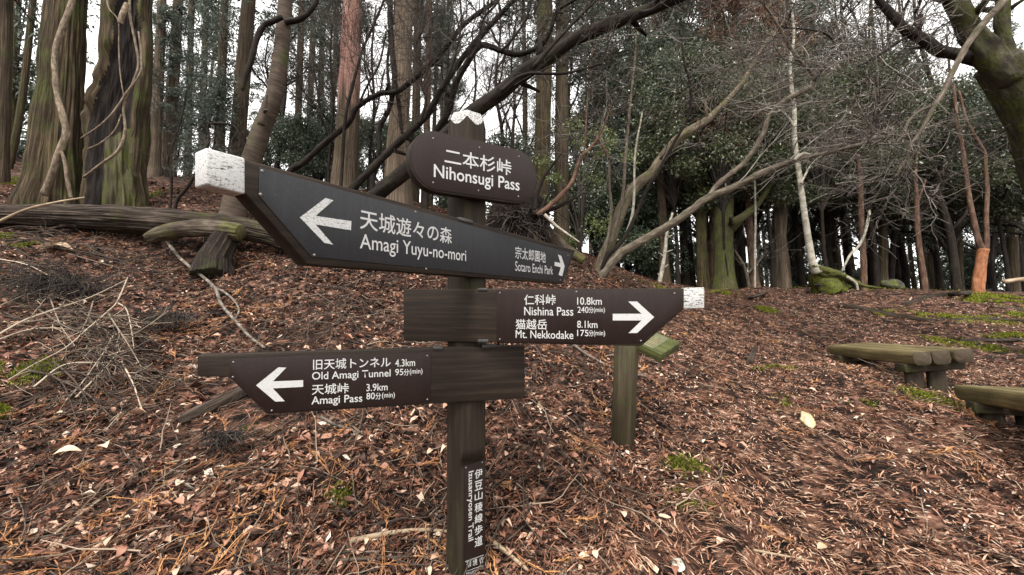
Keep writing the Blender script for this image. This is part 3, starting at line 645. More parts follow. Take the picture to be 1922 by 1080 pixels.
# trail plate on the flat cut
mb = MB(); slab(mb, pl_trail, [pl_trail.sz(*p) for p in ((871.5, 874), (909, 863), (909, 1100), (871.5, 1120))], .0002, .0025, .0006); tp = mb.build('trail_plate', M['panel_brown'], post_t)
rows = [(c, 891.2, 905.6, a, b, .0035, .016) for c, a, b in zip('伊豆山稜線歩道', (883, 904.5, 925.5, 946, 967.5, 989, 1010), (900, 922, 941, 963, 984, 1005.5, 1028))]
rows.append(('Izusanryosen Trail', 876.8, 888.8, 887, 1018, .0035, .018, True))
rows += [(c, a, b, 1055 - (a - 875.5) * .31, 1067.5 - (a - 875.5) * .31, .0035, .012) for c, a, b in (('環', 875.5, 884.5), ('境', 887, 896), ('省', 899.5, 907.5))]
rows += [('Ministry of the', 875.5, 907, 1075, 1084, .0035, .014), ('Environment', 875.5, 905, 1087, 1095, .0035, .014)]
letters(pl_trail, rows, tp)
for y0 in (1054, 1073):
    mb = MB(); shape(mb, pl_trail, [(873, y0), (908, y0 - 12.5), (908, y0 - 11.5), (873, y0 + 1)], .0034)
    mb.build('rule_line', M['letter'], tp, smooth=False)
screws(pl_trail, [(874.5, 878), (905, 868)], tp)
# band clamps that hold the boards
for pl, pts in ((pl_big, ((862, 408), (886, 414), (886, 420), (862, 414))), (pl_old, ((813, 651), (831, 650.5), (831, 656), (813, 656.5))), (pl_old, ((905, 648), (930, 647.5), (930, 652), (905, 653))), (pl_nish, ((897, 541), (915, 541), (915, 546), (897, 546))), (pl_nish, ((897, 637), (917, 637.5), (917, 643), (897, 642.5)))):
    mb = MB(); slab(mb, pl, [pl.sz(*p) for p in pts], -.048, .004, .001); mb.build('clamp', M['metal'], post_t)

# ------------------------------------------------------------------ low guide post behind the sign
def rods(mb, P, r, sides=24, **k): tube(mb, P, r, sides, **k)
gb = G(1169, 832); gt = W(1176, 640, 2.47)
gp = thing('guide_post', gb, 'short round wooden post with a small tilted mossy guide slab on top', 'guide post')
mb = MB(); ax = unit(gt - gb); rods(mb, np.array([gb - ax * .3, gb + (gt - gb) * .5, gt]), .072); mb.build('post', M['guide_wood'], gp)
q = [W(1195, 644, 2.42), W(1241, 666, 2.30), W(1278, 643, 2.47), W(1236, 617, 2.60)]
q[3] = q[0] + q[2] - q[1]; e_ = (q[1] - q[0]) * .55; q[0] = q[0] - e_; q[3] = q[3] - e_     # reaches back over the post head
nn = unit(np.cross(q[1] - q[0], q[3] - q[0])); nn = nn if nn[2] > 0 else -nn
def hexa(mb, q, n, t, bev=.004):
    bm = bmesh.new(); a = [bm.verts.new(p) for p in q]; b = [bm.verts.new(np.asarray(p) - n * t) for p in q]
    bm.faces.new(a); bm.faces.new(b[::-1])
    for i in range(4): bm.faces.new((a[i], b[i], b[(i + 1) % 4], a[(i + 1) % 4]))
    bmesh.ops.recalc_face_normals(bm, faces=bm.faces)
    if bev: bmesh.ops.bevel(bm, geom=bm.edges[:], offset=bev, segments=2, profile=.5, affect='EDGES')
    bmesh.ops.triangulate(bm, faces=bm.faces); bm.verts.index_update(); V = np.array([v.co[:] for v in bm.verts]); T = [[v.index for v in f.verts] for f in bm.faces]; bm.free()
    e = unit(np.asarray(q[1]) - q[0]); f = np.cross(n, e); r = V - q[0]; mb.add(V, None, T, np.stack([r @ f, r @ n, r @ e], -1))
M['slab_moss'] = wood('mossy_slab_wood', (.018, .018, .008), (.05, .054, .018), (.10, .105, .045), moss=.4, mossc=(.065, .078, .016), mscale=18)
M['slab_plate'] = flat_mat('weathered_guide_plate', (.12, .12, .065), .6, .3, .3)
mb = MB(); hexa(mb, q, nn, .05); sb = mb.build('guide_slab', M['slab_moss'], gp)
qq = [np.asarray(q[0]) * (1 - a) * (1 - b) + np.asarray(q[1]) * a * (1 - b) + np.asarray(q[2]) * a * b + np.asarray(q[3]) * (1 - a) * b + nn * .002 for a, b in ((.30, .08), (.74, .08), (.74, .92), (.30, .92))]
mb = MB(); hexa(mb, qq, nn, .0015, 0); plt = mb.build('plate', M['slab_plate'], sb)
for k in range(7):
    mb = MB(); a = .08 + k * .13; z = [np.asarray(qq[0]) * (1 - s) * (1 - t) + np.asarray(qq[1]) * s * (1 - t) + np.asarray(qq[2]) * s * t + np.asarray(qq[3]) * (1 - s) * t + nn * .0012 for s, t in ((a, .1), (a + .05, .1), (a + .05, .55 + .35 * ((k * 37) % 10) / 10), (a, .55 + .35 * ((k * 37) % 10) / 10))]
    hexa(mb, z, nn, .0006, 0); mb.build('engraved_line', M['bench_wood'], sb)

# ------------------------------------------------------------------ benches of three flattened logs
def bench(P1, P2, right, label, leg_t, leg_base):
    """P1 near front top corner, P2 far front top corner, right = vector across the seat"""
    P1, P2 = np.asarray(P1), np.asarray(P2); ax = unit(P2 - P1); L = np.linalg.norm(P2 - P1); wv = np.asarray(right) - ax * (np.asarray(right) @ ax); wd = np.linalg.norm(wv); wv = wv / wd
    up = np.cross(wv, ax); up = up if up[2] > 0 else -up
    g0 = (P1 + P2) / 2 + wv * wd / 2; g0[2] = H(g0[0], g0[1])[0]
    b = thing('log_bench', g0, label, 'bench', 'benches of three flattened logs')
    lw = wd / 3; prof = [(-.47, -.004), (-.49, -.02), (-.50, -.045), (-.44, -.088), (-.33, -.112), (.33, -.112), (.44, -.088), (.50, -.045), (.49, -.02), (.47, -.004), (.30, .0), (-.30, .0)]
    prof = [(-.42, 0), (-.465, -.008), (-.495, -.035), (-.495, -.07), (-.43, -.10), (-.31, -.113), (.31, -.113), (.43, -.10), (.495, -.07), (.495, -.035), (.465, -.008), (.42, 0)]
    for k in range(3):
        c = P1 + wv * lw * (k + .5); n = 14; ts = np.linspace(0, 1, n); off = .012 * math.sin(k * 2.1); V = []; bk = []
        for t in ts:
            for (x, y) in prof:
                jx = 1 + .03 * math.sin(t * 7 + k) ; V.append(c + ax * (L * t + off) + wv * x * lw * .90 * jx + up * y * (1 + .04 * math.sin(3 * t + 2 * k))); bk.append((x * lw + k, y, L * t + k * 3))
        m = len(prof); i = np.arange(n - 1)[:, None] * m; j = np.arange(m)[None]; kq = (j + 1) % m
        mb = MB(); mb.add(V, np.stack([i + j, i + kq, i + m + kq, i + m + j], -1).reshape(-1, 4), None, bk); lg = mb.build('seat_log', M['bench_wood'], b)
        for e in (0, n - 1):
            mb = MB(); ring = np.array(V[e * m:(e + 1) * m]); cc = ring.mean(0) - ax * (.004 if e == 0 else -.004); r2 = cc + (ring - cc) * .94 - ax * (.004 if e == 0 else -.004)
            bb = np.array([((p - cc) @ wv, ((p - cc) @ up), 0) for p in ring]) + k
            ii = np.arange(m); kk_ = (ii + 1) % m; mb.add(np.vstack([ring, r2, cc]), np.stack([ii, kk_, m + kk_, m + ii], -1), np.stack([m + ii, m + kk_, np.full(m, 2 * m)], -1), np.vstack([bb, bb, bb[:1]]))
            mb.build('log_end', M['bench_end'], lg)
    for t in leg_t:
        c = P1 + ax * L * t + up * (-.105)
        mb = MB(); o1, o2 = c + wv * wd * -.02, c + wv * wd * 1.0; q4 = [o1 - ax * .07, o2 - ax * .07, o2 + ax * .07, o1 + ax * .07]; hexa(mb, q4, up, .075, .006); mb.build('cross_beam', M['bench_leg'], b)
        for f in (.2, .58):
            p = c + wv * wd * f - up * .07; q_ = p.copy(); q_[2] = H(p[0], p[1])[0] - .15
            mb = MB(); rods(mb, np.array([p, (p + q_) / 2, q_]), .062, 20); mb.build('leg', M['bench_leg'], b)
    return b
P1, P2 = W(1710, 662, 3.4), W(1551, 648.5, 4.75)
pr = W(1825, 654, 3.3) - P1
bench(P1, P2, pr, 'greenish three-log bench seen whole, farther from the camera', (.12, .86), None)
P1b, P2b = W(2020, 750, 1.98), W(1787, 722, 3.15)
d_ = unit(P2b - P1b); pr2 = np.array([d_[1], -d_[0], 0]) * .46
bench(P1b, P2b, pr2, 'greenish three-log bench cut off by the right edge of the photo', (.20, .80), None)

# ------------------------------------------------------------------ logs, stumps, sticks, stones
def pathw(L, d=None):
    """rows (px,py,width_px[,depth]) -> points and radii"""
    P = []; R = []
    for k, r in enumerate(L):
        dd = r[3] if len(r) > 3 else (d if np.isscalar(d) else d[0] + (d[1] - d[0]) * k / (len(L) - 1))
        P.append(W(r[0], r[1], dd)); R.append(r[2] / 2 / FPX * dd * math.cos(math.atan((r[0] - 961) / FPX)) ** .6)
    return np.array(P), np.array(R)
def smooth(P, R, n):
    return spline(P, n), np.maximum(spline(np.stack([R, R, R], -1), n)[:, 0], .0012)
def rough_disp(seed, amp, fl=0.0, nfl=5, fine=.35):
    def f(TH, LL, RR):
        q = np.stack([np.cos(TH) * 1.6 + seed, np.sin(TH) * 1.6 + seed * .7, LL / np.maximum(RR.mean() * 2.2, .02)], -1).reshape(-1, 3)
        n = vnoise(q).reshape(TH.shape) - .5; m = vnoise(q * np.array([4, 4, 2.2]) + 9).reshape(TH.shape) - .5
        return RR * (1 + amp * 2 * n + amp * fine * 2 * m + fl * np.sin(nfl * TH + 2.5 * n + seed) * np.clip(1.3 - LL * .5, .25, 1))
    return f
def ridged(base, seed, amp=.05):
    def f(TH, LL, RR):
        q = np.stack([np.cos(TH) * 9 + seed, np.sin(TH) * 9, LL * .9], -1).reshape(-1, 3); a = 1 - np.abs(vnoise(q).reshape(TH.shape) * 2 - 1)
        q = np.stack([np.cos(TH) * 20 + seed, np.sin(TH) * 20, LL * 1.6 + 4], -1).reshape(-1, 3); b = vnoise(q).reshape(TH.shape)
        return base(TH, LL, RR) * (1 + amp * (a - .5) * 2 + amp * .8 * (b - .5) * 2)
    return f
def simple(name, label, cat, L, mat, d=None, sides=12, n=None, amp=.12, group=None, P=None, R=None):
    if P is None: P, R = pathw(L, d)
    P, R = smooth(P, R, n or max(10, len(P) * 6)); mb = MB(); tube(mb, P, R, sides, disp=rough_disp(P[0, 0] * 7, amp) if sides < 26 else ridged(rough_disp(P[0, 0] * 7, amp), P[0, 0], .09), tint=.7)
    return tag(mb.build(name, M[mat], None, P[0]), label, cat, group)
simple('fallen_log', 'long rotting fallen log lying below the two big trunks', 'log', [(-60, 402, 52, 5.0), (60, 404, 52, 5.05), (180, 408, 56, 5.1), (300, 416, 56, 5.1), (420, 426, 48, 5.1), (500, 440, 42, 5.1), (575, 462, 34, 5.1)], 'log', sides=130, n=160, amp=.16)
simple('fallen_log', 'short moss-topped log resting in front of the long rotting log', 'log', [(278, 447, 22), (310, 436, 32), (370, 429, 34), (430, 433, 38), (452, 437, 34)], 'log_moss', 4.75, 60, 60)
simple('tree_stump', 'dark old stump under the moss-topped short log', 'stump', [(398, 520, 74, 4.55), (402, 488, 62, 4.65), (420, 455, 50, 4.75), (432, 432, 44, 4.8)], 'log_dark', sides=80, n=50, amp=.22)
g1, g2, g3 = G(335, 800, .02), G(410, 772, .05), G(478, 745, .08)
simple('fallen_log', 'dark rotten log half buried below the left-pointing brown board', 'log', None, 'log', P=np.array([g1, g2, g3]), R=np.array([.03, .042, .034]), sides=20, n=30, amp=.25)
def sticks(rows, mat, label, w0, lift=.02, name='fallen_branch', cat='branch', sides=7, amp=.12):
    P = np.array([G(x, y, lift if len(r) < 3 else r[2]) for r in rows for x, y in [r[:2]]]); d = P[:, 1]
    return simple(name, label, cat, None, mat, P=P, R=np.linspace(w0, w0 * .5, len(P)), sides=sides, amp=amp)
M['lichen'] = wood('lichen_bark', (.05, .04, .032), (.13, .11, .09), (.34, .32, .28), st=(12, 12, 10), moss=0, dist=.008)
M['stick_pale'] = wood('pale_stick_bark', (.14, .10, .065), (.30, .23, .155), (.46, .37, .27), st=(20, 20, 4), moss=0, dist=.004)
M['stick_dark'] = wood('dark_stick_bark', (.03, .022, .016), (.075, .056, .042), (.15, .115, .09), st=(20, 20, 4), moss=.1, dist=.004)
sticks([(307, 462, .10), (338, 500, .09), (373, 528, .08), (402, 553, .07), (414, 582, .06), (440, 612, .05), (467, 640, .04), (496, 660, .03)], 'lichen', 'lichen-covered grey branch running down the bank from the mossy log', .020)
sticks([(395, 548, .06), (425, 565, .07), (447, 590, .06), (440, 612, .05)], 'lichen', 'short forked side piece beside the lichen-covered branch', .013)
simple('fallen_branch', 'thin pale stick leaning over the long rotting log at left', 'branch', [(-20, 425, 7), (45, 395, 6), (100, 381, 5), (158, 371, 4)], 'stick_pale', 4.4, 7)
sticks([(655, 1026), (720, 1012), (790, 1004), (850, 1008)], 'stick_pale', 'thick pale stick left of the foot of the signpost', .013)
sticks([(588, 1068), (640, 1062), (700, 1058), (785, 1054)], 'stick_dark', 'straight dark stick near the bottom edge left of the signpost', .009)
sticks([(916, 1020), (940, 1038), (962, 1056), (990, 1080)], 'stick_pale', 'pale knobbly stick right of the foot of the signpost', .012)
sticks([(602, 790), (630, 804), (655, 812), (678, 828)], 'lichen', 'short greyish stick below the left-pointing board', .010)
sticks([(1075, 650), (1105, 672), (1150, 694), (1215, 712)], 'lichen', 'mossy thin branch on the bank behind the guide post', .014)
sticks([(105, 1010), (190, 945), (270, 890), (385, 862)], 'stick_pale', 'long thin pale stick across the litter at lower left', .006)
sticks([(0, 1040), (60, 1022), (120, 1010)], 'stick_dark', 'thin stick in the bottom left corner', .006)
sticks([(1415, 1042), (1455, 1050), (1490, 1056), (1530, 1064)], 'stick_pale', 'pale straight stick at the bottom right of the path', .006)
sticks([(1407, 688), (1412, 672), (1420, 655)], 'log', 'stubby grey-brown branch piece lying on the path', .035, .03)
sticks([(740, 1100), (690, 1140)], 'stick_dark', 'dark twig below the frame', .005) if False else None
def chunk(name, label, cat, c, axis, L, w, h, mat, seed):
    r = np.random.default_rng(seed); ax = unit(np.asarray(axis, float)); P = np.array([c - ax * L / 2, c - ax * L * .3, c, c + ax * L * .3, c + ax * L / 2]); R = np.array([.25, .9, 1, .85, .5]) * w / 2
    P, R = smooth(P, R, 24); mb = MB(); tube(mb, P, R, 22, disp=rough_disp(seed, .3))
    V = mb.V[0]; k = V - c; up = np.array([0, 0, 1.]); kz = k @ up; mb.V[0] = V - up * (kz * (1 - h / w))[:, None]
    return tag(mb.build(name, M[mat], None, c, smooth=False), label, cat)
c = G(1516, 797, .03); e = G(1508, 782, .05) - G(1524, 812, .0)
chunk('wood_chunk', 'pale yellow broken piece of wood lying on the path', 'wood piece', c, e, .25, .075, .05, 'chunk', 3)
M['stone'] = wood('mossy_stone', (.025, .022, .02), (.06, .055, .05), (.10, .092, .084), st=(8, 8, 8), moss=.4, mossc=(.10, .12, .02), mscale=5)
chunk('stone', 'dark angular stone with moss on the crest beside the white trunk root', 'stone', G(1675, 541, .08), (1, .2, -.1), .52, .42, .3, 'stone', 8)
M['paper'] = flat_mat('bleached_bark_piece', (.42, .42, .36), .8, .2, .3)
chunk('bark_piece', 'pale bleached piece of bark at the bottom edge right of the signpost', 'bark piece', G(1272, 1062, .01), (.3, 1, .2), .12, .05, .012, 'paper', 5)
simple('fallen_log', 'pale weathered log end on the right horizon behind the moss', 'log', [(1884, 529, 10), (1925, 524, 11), (1990, 520, 12)], 'stick_pale', 8.7, 12)
def lone_leaf(rows, label):
    for px, py, L, az, tint in rows:
        p = G(px, py, .03); mb = MB(); n = 7; D = np.array([math.cos(az), math.sin(az), .05]); S = np.array([-math.sin(az), math.cos(az), .3]); U = np.cross(D, S); V = []
        for a in np.linspace(0, 1, n):
            wv = L * .27 * math.sin(math.pi * min(1, a ** .8)) + .0005; bow = L * .16 * math.sin(math.pi * a)
            for b in (-1, 0, 1): V.append(p + D * L * (a - .5) + S * wv * b + U * (bow + abs(b) * wv * .35))
        i = np.arange(n - 1)[:, None] * 3; j = np.arange(2)[None]; Q = np.stack([i + j, i + j + 1, i + j + 4, i + j + 3], -1).reshape(-1, 4); mb.add(V, Q, None, None, tint)
        tag(mb.build('dead_leaf', M['bigleaf'], None, p), label, 'leaf')
lone_leaf([(106, 474, .34, .1, .3)], 'large curled tan leaf under the long rotting log')
lone_leaf([(125, 862, .11, .5, .9)], 'large pale leaf in the litter at lower left')
lone_leaf([(195, 850, .09, -.6, 1)], 'curled cream leaf beside the large pale leaf')
lone_leaf([(335, 920, .06, 1.9, 1)], 'small cream pointed leaf standing in dark litter')
lone_leaf([(112, 786, .05, .4, 1)], 'white leaf above the large pale leaf at lower left')
lone_leaf([(1168, 978, .06, 1.7, 1)], 'white slender leaf below the guide post')
lone_leaf([(1545, 1042, .055, .2, .0)], 'orange-yellow leaf at the bottom right of the path')

# dry brush heap at left
def brush():
    mb = MB(); r = np.random.default_rng(21)
    rows = [[(-10, 655), (40, 630), (100, 607), (167, 577), (237, 537)], [(237, 537), (217, 587), (200, 610), (160, 647), (117, 683), (57, 713), (10, 740)], [(217, 587), (233, 607), (242, 640), (248, 675)],
            [(200, 610), (217, 647), (240, 680), (262, 712)], [(-10, 650), (50, 633), (107, 627), (165, 633)], [(-10, 490), (43, 503), (80, 518), (108, 535)], [(-10, 548), (50, 538), (93, 537)], [(173, 573), (163, 607), (143, 647)],
            [(226, 690), (247, 737), (262, 775)], [(210, 640), (190, 680), (150, 735), (120, 765)], [(-10, 585), (60, 560), (130, 570)], [(140, 760), (200, 700), (240, 640)], [(60, 740), (120, 700), (200, 690)], [(90, 560), (110, 620), (140, 660)]]
    limbs = []
    for k, q in enumerate(rows):
        lift = .16 if k in (0, 1, 2, 3) else .09
        P = np.array([G(x, y + 8, lift * (1 - .5 * abs(i / (len(q) - 1) - .4))) for i, (x, y) in enumerate(q)]); P = spline(P, 22); tube(mb, P, np.linspace(.0062, .003, 22) * (1.3 if k == 0 else 1), 6, tint=r.uniform(.55, 1)); limbs.append(P)
    twig_system(mb, limbs, r, 7, .22, 2, .0028, (3,), flat=.4, up=-.03, amin=.1)
    return tag(mb.build('dead_branch', M['twig_pale'], None, limbs[0][0]), 'tangled pale dead branches heaped on the left bank', 'dead branches')
brush()
def dark_brush(rows, label, seed):
    mb = MB(); r = np.random.default_rng(seed); limbs = []
    for (x0, y0, x1, y1, k) in rows:
        for q in range(k):
            a = np.array([x0 + r.uniform(-50, 50), y0 + r.uniform(-18, 18)]); b = np.array([x1 + r.uniform(-60, 60), y1 + r.uniform(-25, 25)]); m = (a + b) / 2 + r.normal(0, 14, 2); l = r.uniform(.03, .16)
            P = spline(np.array([G(*a, l * .5), G(*m, l), G(*b, .02)]), 14); tube(mb, P, np.linspace(r.uniform(.004, .009), .002, 14), 5, tint=r.uniform(.1, .9)); limbs.append(P)
    twig_system(mb, limbs, r, 6, .28, 2, .0032, (4,), flat=.3, up=-.04, amin=.1)
    return tag(mb.build('dead_branch', M['twig_brown'], None, limbs[0][0]), label, 'dead branches')
M['twig_brown'] = tinted('brown_twigs', [(0, (.014, .009, .007)), (.6, (.045, .031, .023)), (1, (.15, .115, .085))], .85)
dark_brush([(0, 455, 160, 480, 6), (120, 470, 300, 500, 6), (0, 500, 120, 560, 5)], 'dark tangle of dead twigs right under the long rotting log', 3)
dark_brush([(40, 600, 240, 660, 8), (150, 680, 300, 740, 7), (60, 700, 200, 790, 6)], 'dark tangle of dead twigs mixed into the pale heap on the left bank', 4)
dark_brush([(560, 560, 720, 620, 5), (640, 600, 560, 650, 4)], 'thin dark dead twigs on the bank between the grey board and the left-pointing board', 5)
def tuft(px, py, sp, L, label, n=900):
    c = G(px, py, .12); r = np.random.default_rng(px); mb = MB(); D = r.normal(0, .5, (n, 3)); D[:, 2] = r.uniform(-.2, .5, n); D[:, 1] -= .4; D[:, 0] += .3
    S = c + r.normal(0, 1, (n, 3)) * np.array([sp, sp * .5, sp * .18]); P = walk(S, D, r.uniform(.5, 1.2, n) * L, 6, .1, r, -.16)
    tubes(mb, P, np.full((n, 6), .0027) * np.linspace(1.2, .6, 6)[None], 3, r.random(n) ** 2 * .7)
    return tag(mb.build('dead_foliage', M['twig_dark'], None, c), label, 'dead foliage')
tuft(110, 555, .22, .42, 'drooping dark mass of dead cedar foliage at far left', 420)
tuft(305, 622, .13, .24, 'small dark clump of dead cedar foliage on the bank', 190)
tuft(420, 862, .05, .10, 'little dark dead sprig below the left-pointing board', 160)
# exposed roots on the right
for k, (rows, w, lab) in enumerate([([(1584, 577), (1619, 582), (1650, 589), (1697, 597), (1735, 603), (1792, 604), (1850, 602), (1930, 606)], .055, 'long dark exposed root running across the right slope'),
        ([(1697, 574), (1735, 560), (1779, 554), (1823, 550), (1870, 543)], .05, 'dark mossy root below the orange forked tree'), ([(1657, 604), (1680, 606), (1698, 612)], .03, 'short dark root end below the long exposed root'),
        ([(1400, 562), (1440, 551), (1478, 541), (1540, 536)], .035, 'thin dark root crossing the saddle of the path'), ([(1860, 578), (1895, 580), (1930, 586)], .035, 'dark root under the bright moss at the right edge'), ([(1800, 642), (1850, 641), (1930, 639)], .035, 'low root with moss behind the farther bench'), ([(1505, 556), (1520, 545), (1532, 536)], .025, 'pale root bit on the crest left of the white trunk')]):
    P = np.array([G(x, y, .01) for x, y in rows]); simple('exposed_root', lab, 'root', None, 'log' if k else 'log', P=P, R=np.full(len(P), w) * np.linspace(1, .7, len(P)), sides=14, amp=.25)
#PART3
# ------------------------------------------------------------------ trees: builders
def ext_top(P, R, z_end, taper=.35):
    """carry a trunk on past the top of the frame"""
    d = unit(P[-1] - P[-3]); d = unit(d * np.array([.6, .6, 1]) + np.array([0, 0, .35])); L = max(0, (z_end - P[-1, 2]) / max(d[2], .2))
    if L < .3: return P, R
    n = max(3, int(L / .8)); t = np.linspace(0, 1, n + 1)[1:]
    return np.vstack([P, P[-1] + d * (L * t)[:, None]]), np.append(R, R[-1] * (1 - (1 - taper) * t))
def trunk_path(rows, d=None, Y=None, z_end=None, flare=.35, foot=.35):
    """rows (px,py,width) from base to top, at constant depth d or constant world y Y"""
    if Y is not None:
        P = np.array([Wy(x, y, Y) for x, y, w in rows]); R = np.array([w / 2 / FPX * (Y / (CP + SP * (y - 540) / FPX)) * math.cos(math.atan((x - 961) / FPX)) for x, y, w in rows])
    else: P, R = pathw(rows, d)
    b = P[0].copy(); hz = H(b[0], b[1])[0]; b[2] = min(b[2], hz) - foot
    if P[0, 2] - b[2] > .1: P = np.vstack([b, P]); R = np.append(R[0], R)
    n = max(14, int(np.linalg.norm(np.diff(P, axis=0), axis=1).sum() / .14)); P, R = smooth(P, R, min(n, 90))
    g = H(P[:, 0], P[:, 1]); R = R * (1 + flare * np.exp(-np.clip(P[:, 2] - g, 0, 9) / .38))
    if z_end: P, R = ext_top(P, R, z_end)
    return P, R
def base_of(P):
    k = np.argmin(np.abs(P[:, 2] - H(P[:, 0], P[:, 1]))); return np.array([P[k, 0], P[k, 1], H(P[k, 0], P[k, 1])[0]])
def cedar_crown(seed, h, R, nb, twiggy=True, leaf=(.16, .045), name='crown', mat='needle', drop=-.35, ns=22, shape=.75):
    """crown of drooping sprays; origin at its lowest tier"""
    r = np.random.default_rng(seed); mb = MB(); bm_ = MB()
    z = h * r.random(nb) ** .9; az = r.uniform(0, 2 * math.pi, nb); L = R * (1 - z / h * .92) ** shape * r.uniform(.5, 1.1, nb)
    D = np.stack([np.cos(az), np.sin(az), r.uniform(-.25, .25, nb)], -1); S = np.stack([np.zeros(nb), np.zeros(nb), z], -1)
    P = walk(S, D, L, 7, .09, r, .03)
    t = np.sqrt(r.random((nb, ns))) * 5.99; t = np.clip(t, 1.2, 5.99); i = t.astype(int); f = (t - i)[..., None]; k = np.arange(nb)[:, None]
    c = P[k, i] * (1 - f) + P[k, i + 1] * f; c = c.reshape(-1, 3) + r.normal(0, .16, (nb * ns, 3)) * np.array([1, 1, .6])
    out = np.repeat(D, ns, 0); m = 7
    cc = np.repeat(c, m, 0) + r.normal(0, .075, (len(c) * m, 3)); dd = np.repeat(out, m, 0) * .6 + r.normal(0, .55, (len(cc), 3)); dd[:, 2] += drop
    tn = np.clip(.25 + .5 * r.random(len(cc)) + np.repeat(r.normal(0, .16, len(c)), m), 0, 1)
    leaves(mb, cc, dd, leaf[0] * r.uniform(.6, 1.4, len(cc)), leaf[1] * r.uniform(.7, 1.3, len(cc)), r, tn)
    Rb = np.maximum(L * .012, .006)[:, None] * np.linspace(1, .3, 7)[None]; tubes(bm_, P, Rb, 4, r.random(nb) * .5); tube(bm_, np.array([[0, 0, -.1], [0, 0, h * .5], [0, 0, h]]), [.02, .015, .008], 5)
    me1 = mb.mesh('foliage', M[mat]); me2 = bm_.mesh('branches', M['twig_dark']); return me1, me2
def broad_crown(seed, h, R, lobes, per, leaf=(.085, .038), mat='broad', squash=.62, hollow=.55, skew=(0, 0)):
    """crown of leafy lobes with gaps between; origin at its bottom"""
    r = np.random.default_rng(seed); mb = MB()
    a = r.uniform(0, 2 * math.pi, lobes); rr = R * np.sqrt(r.random(lobes)); zz = h * (.08 + .9 * r.random(lobes)); pr = np.sin(np.clip(zz / h, .05, .97) * math.pi) ** .55
    ctr = np.stack([np.cos(a) * rr * pr + skew[0] * zz, np.sin(a) * rr * pr + skew[1] * zz, zz], -1); lr = R * r.uniform(.16, .34, lobes)
    n = lobes * per; k = np.repeat(np.arange(lobes), per); u = unit(r.normal(0, 1, (n, 3))); q = (hollow + (1 - hollow) * r.random(n)) * (1 + .25 * r.normal(0, 1, n))
    # leaves gather on small sprays
    sp = unit(r.normal(0, 1, (lobes * 40, 3))); pick = k * 40 + r.integers(0, 40, n); u = unit(u * .35 + sp[pick])
    c = ctr[k] + u * (lr[k] * q)[:, None] * np.array([1, 1, squash]); dd = u * .5 + r.normal(0, .6, (n, 3)); dd[:, 2] -= .15
    tn = np.clip(.15 + .7 * r.random(n) + r.normal(0, .12, lobes)[k], 0, 1)
    leaves(mb, c, dd, leaf[0] * r.uniform(.7, 1.3, n), leaf[1] * r.uniform(.7, 1.3, n), r, tn, .08)
    bm_ = MB(); P = np.stack([spline(np.array([[0, 0, 0], [q[0] * .25, q[1] * .25, q[2] * .6], q]), 8) for q in ctr])
    tube(bm_, np.array([[0, 0, -.1], [0, 0, h * .3], [0, 0, h * .6]]), [.04, .03, .02], 6); tubes(bm_, P, np.linspace(.05, .012, 8)[None] * np.ones((lobes, 1)) * R / 2.6, 5, r.random(lobes) * .4)
    return mb.mesh('foliage', M[mat]), bm_.mesh('branches', M['twig_dark'])

CEDAR = [cedar_crown(31, 8.0, 1.9, 52, ns=14), cedar_crown(32, 7.5, 1.7, 46, ns=14), cedar_crown(33, 9.0, 2.0, 54, ns=14)]
def cedar(name, label, cat, rows, mat, Y, z_end=15, crown=None, sides=22, amp=.07, fl=.05, group=None, flare=.35, cz=7.5, cs=1.0):
    P, R = trunk_path(rows, Y=Y, z_end=z_end, flare=flare); b = base_of(P); t = thing(name, b, label, cat, group)
    mb = MB(); tube(mb, P, R, sides, disp=rough_disp(P[0, 0] * 3, amp, fl, 7)); mb.build('trunk', M[mat], t)
    if crown is not None:
        k = np.argmin(np.abs(P[:, 2] - cz)); a, b_ = CEDAR[crown]; p = np.array([P[k, 0], P[k, 1], cz])
        c = place('crown', a, t, p, (cs, cs, cs), rz=P[0, 0] * 5); q = bpy.data.objects.new('branches', b_); C.objects.link(q); q.parent = c
    return t

# ------------------------------------------------------------------ two big trunks at left, their lianas
P, R = trunk_path([(97, 384, 122), (103, 330, 110), (108, 250, 98), (115, 150, 88), (121, 60, 80), (125, 0, 76)], Y=6.0, z_end=14, flare=.16)
t1 = thing('big_cedar', base_of(P), 'massive old cedar trunk with a thick pale liana up its front, leftmost of the two', 'tree')
mb = MB(); tube(mb, spline(P, 200), np.interp(np.linspace(0, 1, 200), np.linspace(0, 1, len(R)), R), 200, disp=ridged(rough_disp(2.2, .09, .075, 9, .5), 2)); mb.build('trunk', M['cedar_mossy'], t1)
c = place('crown', CEDAR[2][0], t1, (P[-1, 0], P[-1, 1], 8.2)); q = bpy.data.objects.new('branches', CEDAR[2][1]); C.objects.link(q); q.parent = c
# second trunk: bark on its flanks, rotten hollow facing the path, moss at the foot
rows = [(218, 398, 118, 0), (219, 340, 114, 0), (218, 300, 114, 0), (220, 222, 122, 0), (233, 150, 104, 0), (237, 100, 98, 0), (241, 0, 91, 0)]
P, R = trunk_path([r[:3] for r in rows], Y=6.0, z_end=14, flare=.10)
t2 = thing('hollow_cedar', base_of(P), 'big old trunk with a dark rotten hollow and moss at its foot', 'tree')
n2, s2 = 220, 200; Pc = spline(P, n2); Rc = np.interp(np.linspace(0, 1, n2), np.linspace(0, 1, len(R)), R); th = np.arange(s2) / s2 * 2 * math.pi
TH, ZZ = np.meshgrid(th, Pc[:, 2]); fc = math.atan2(-Pc[0, 1], -Pc[0, 0]); rel = (TH - fc + math.pi) % (2 * math.pi) - math.pi; acr = np.sin(rel)   # +1 = right as seen
zpx = lambda py: Wy(225, py, 6.0)[2]
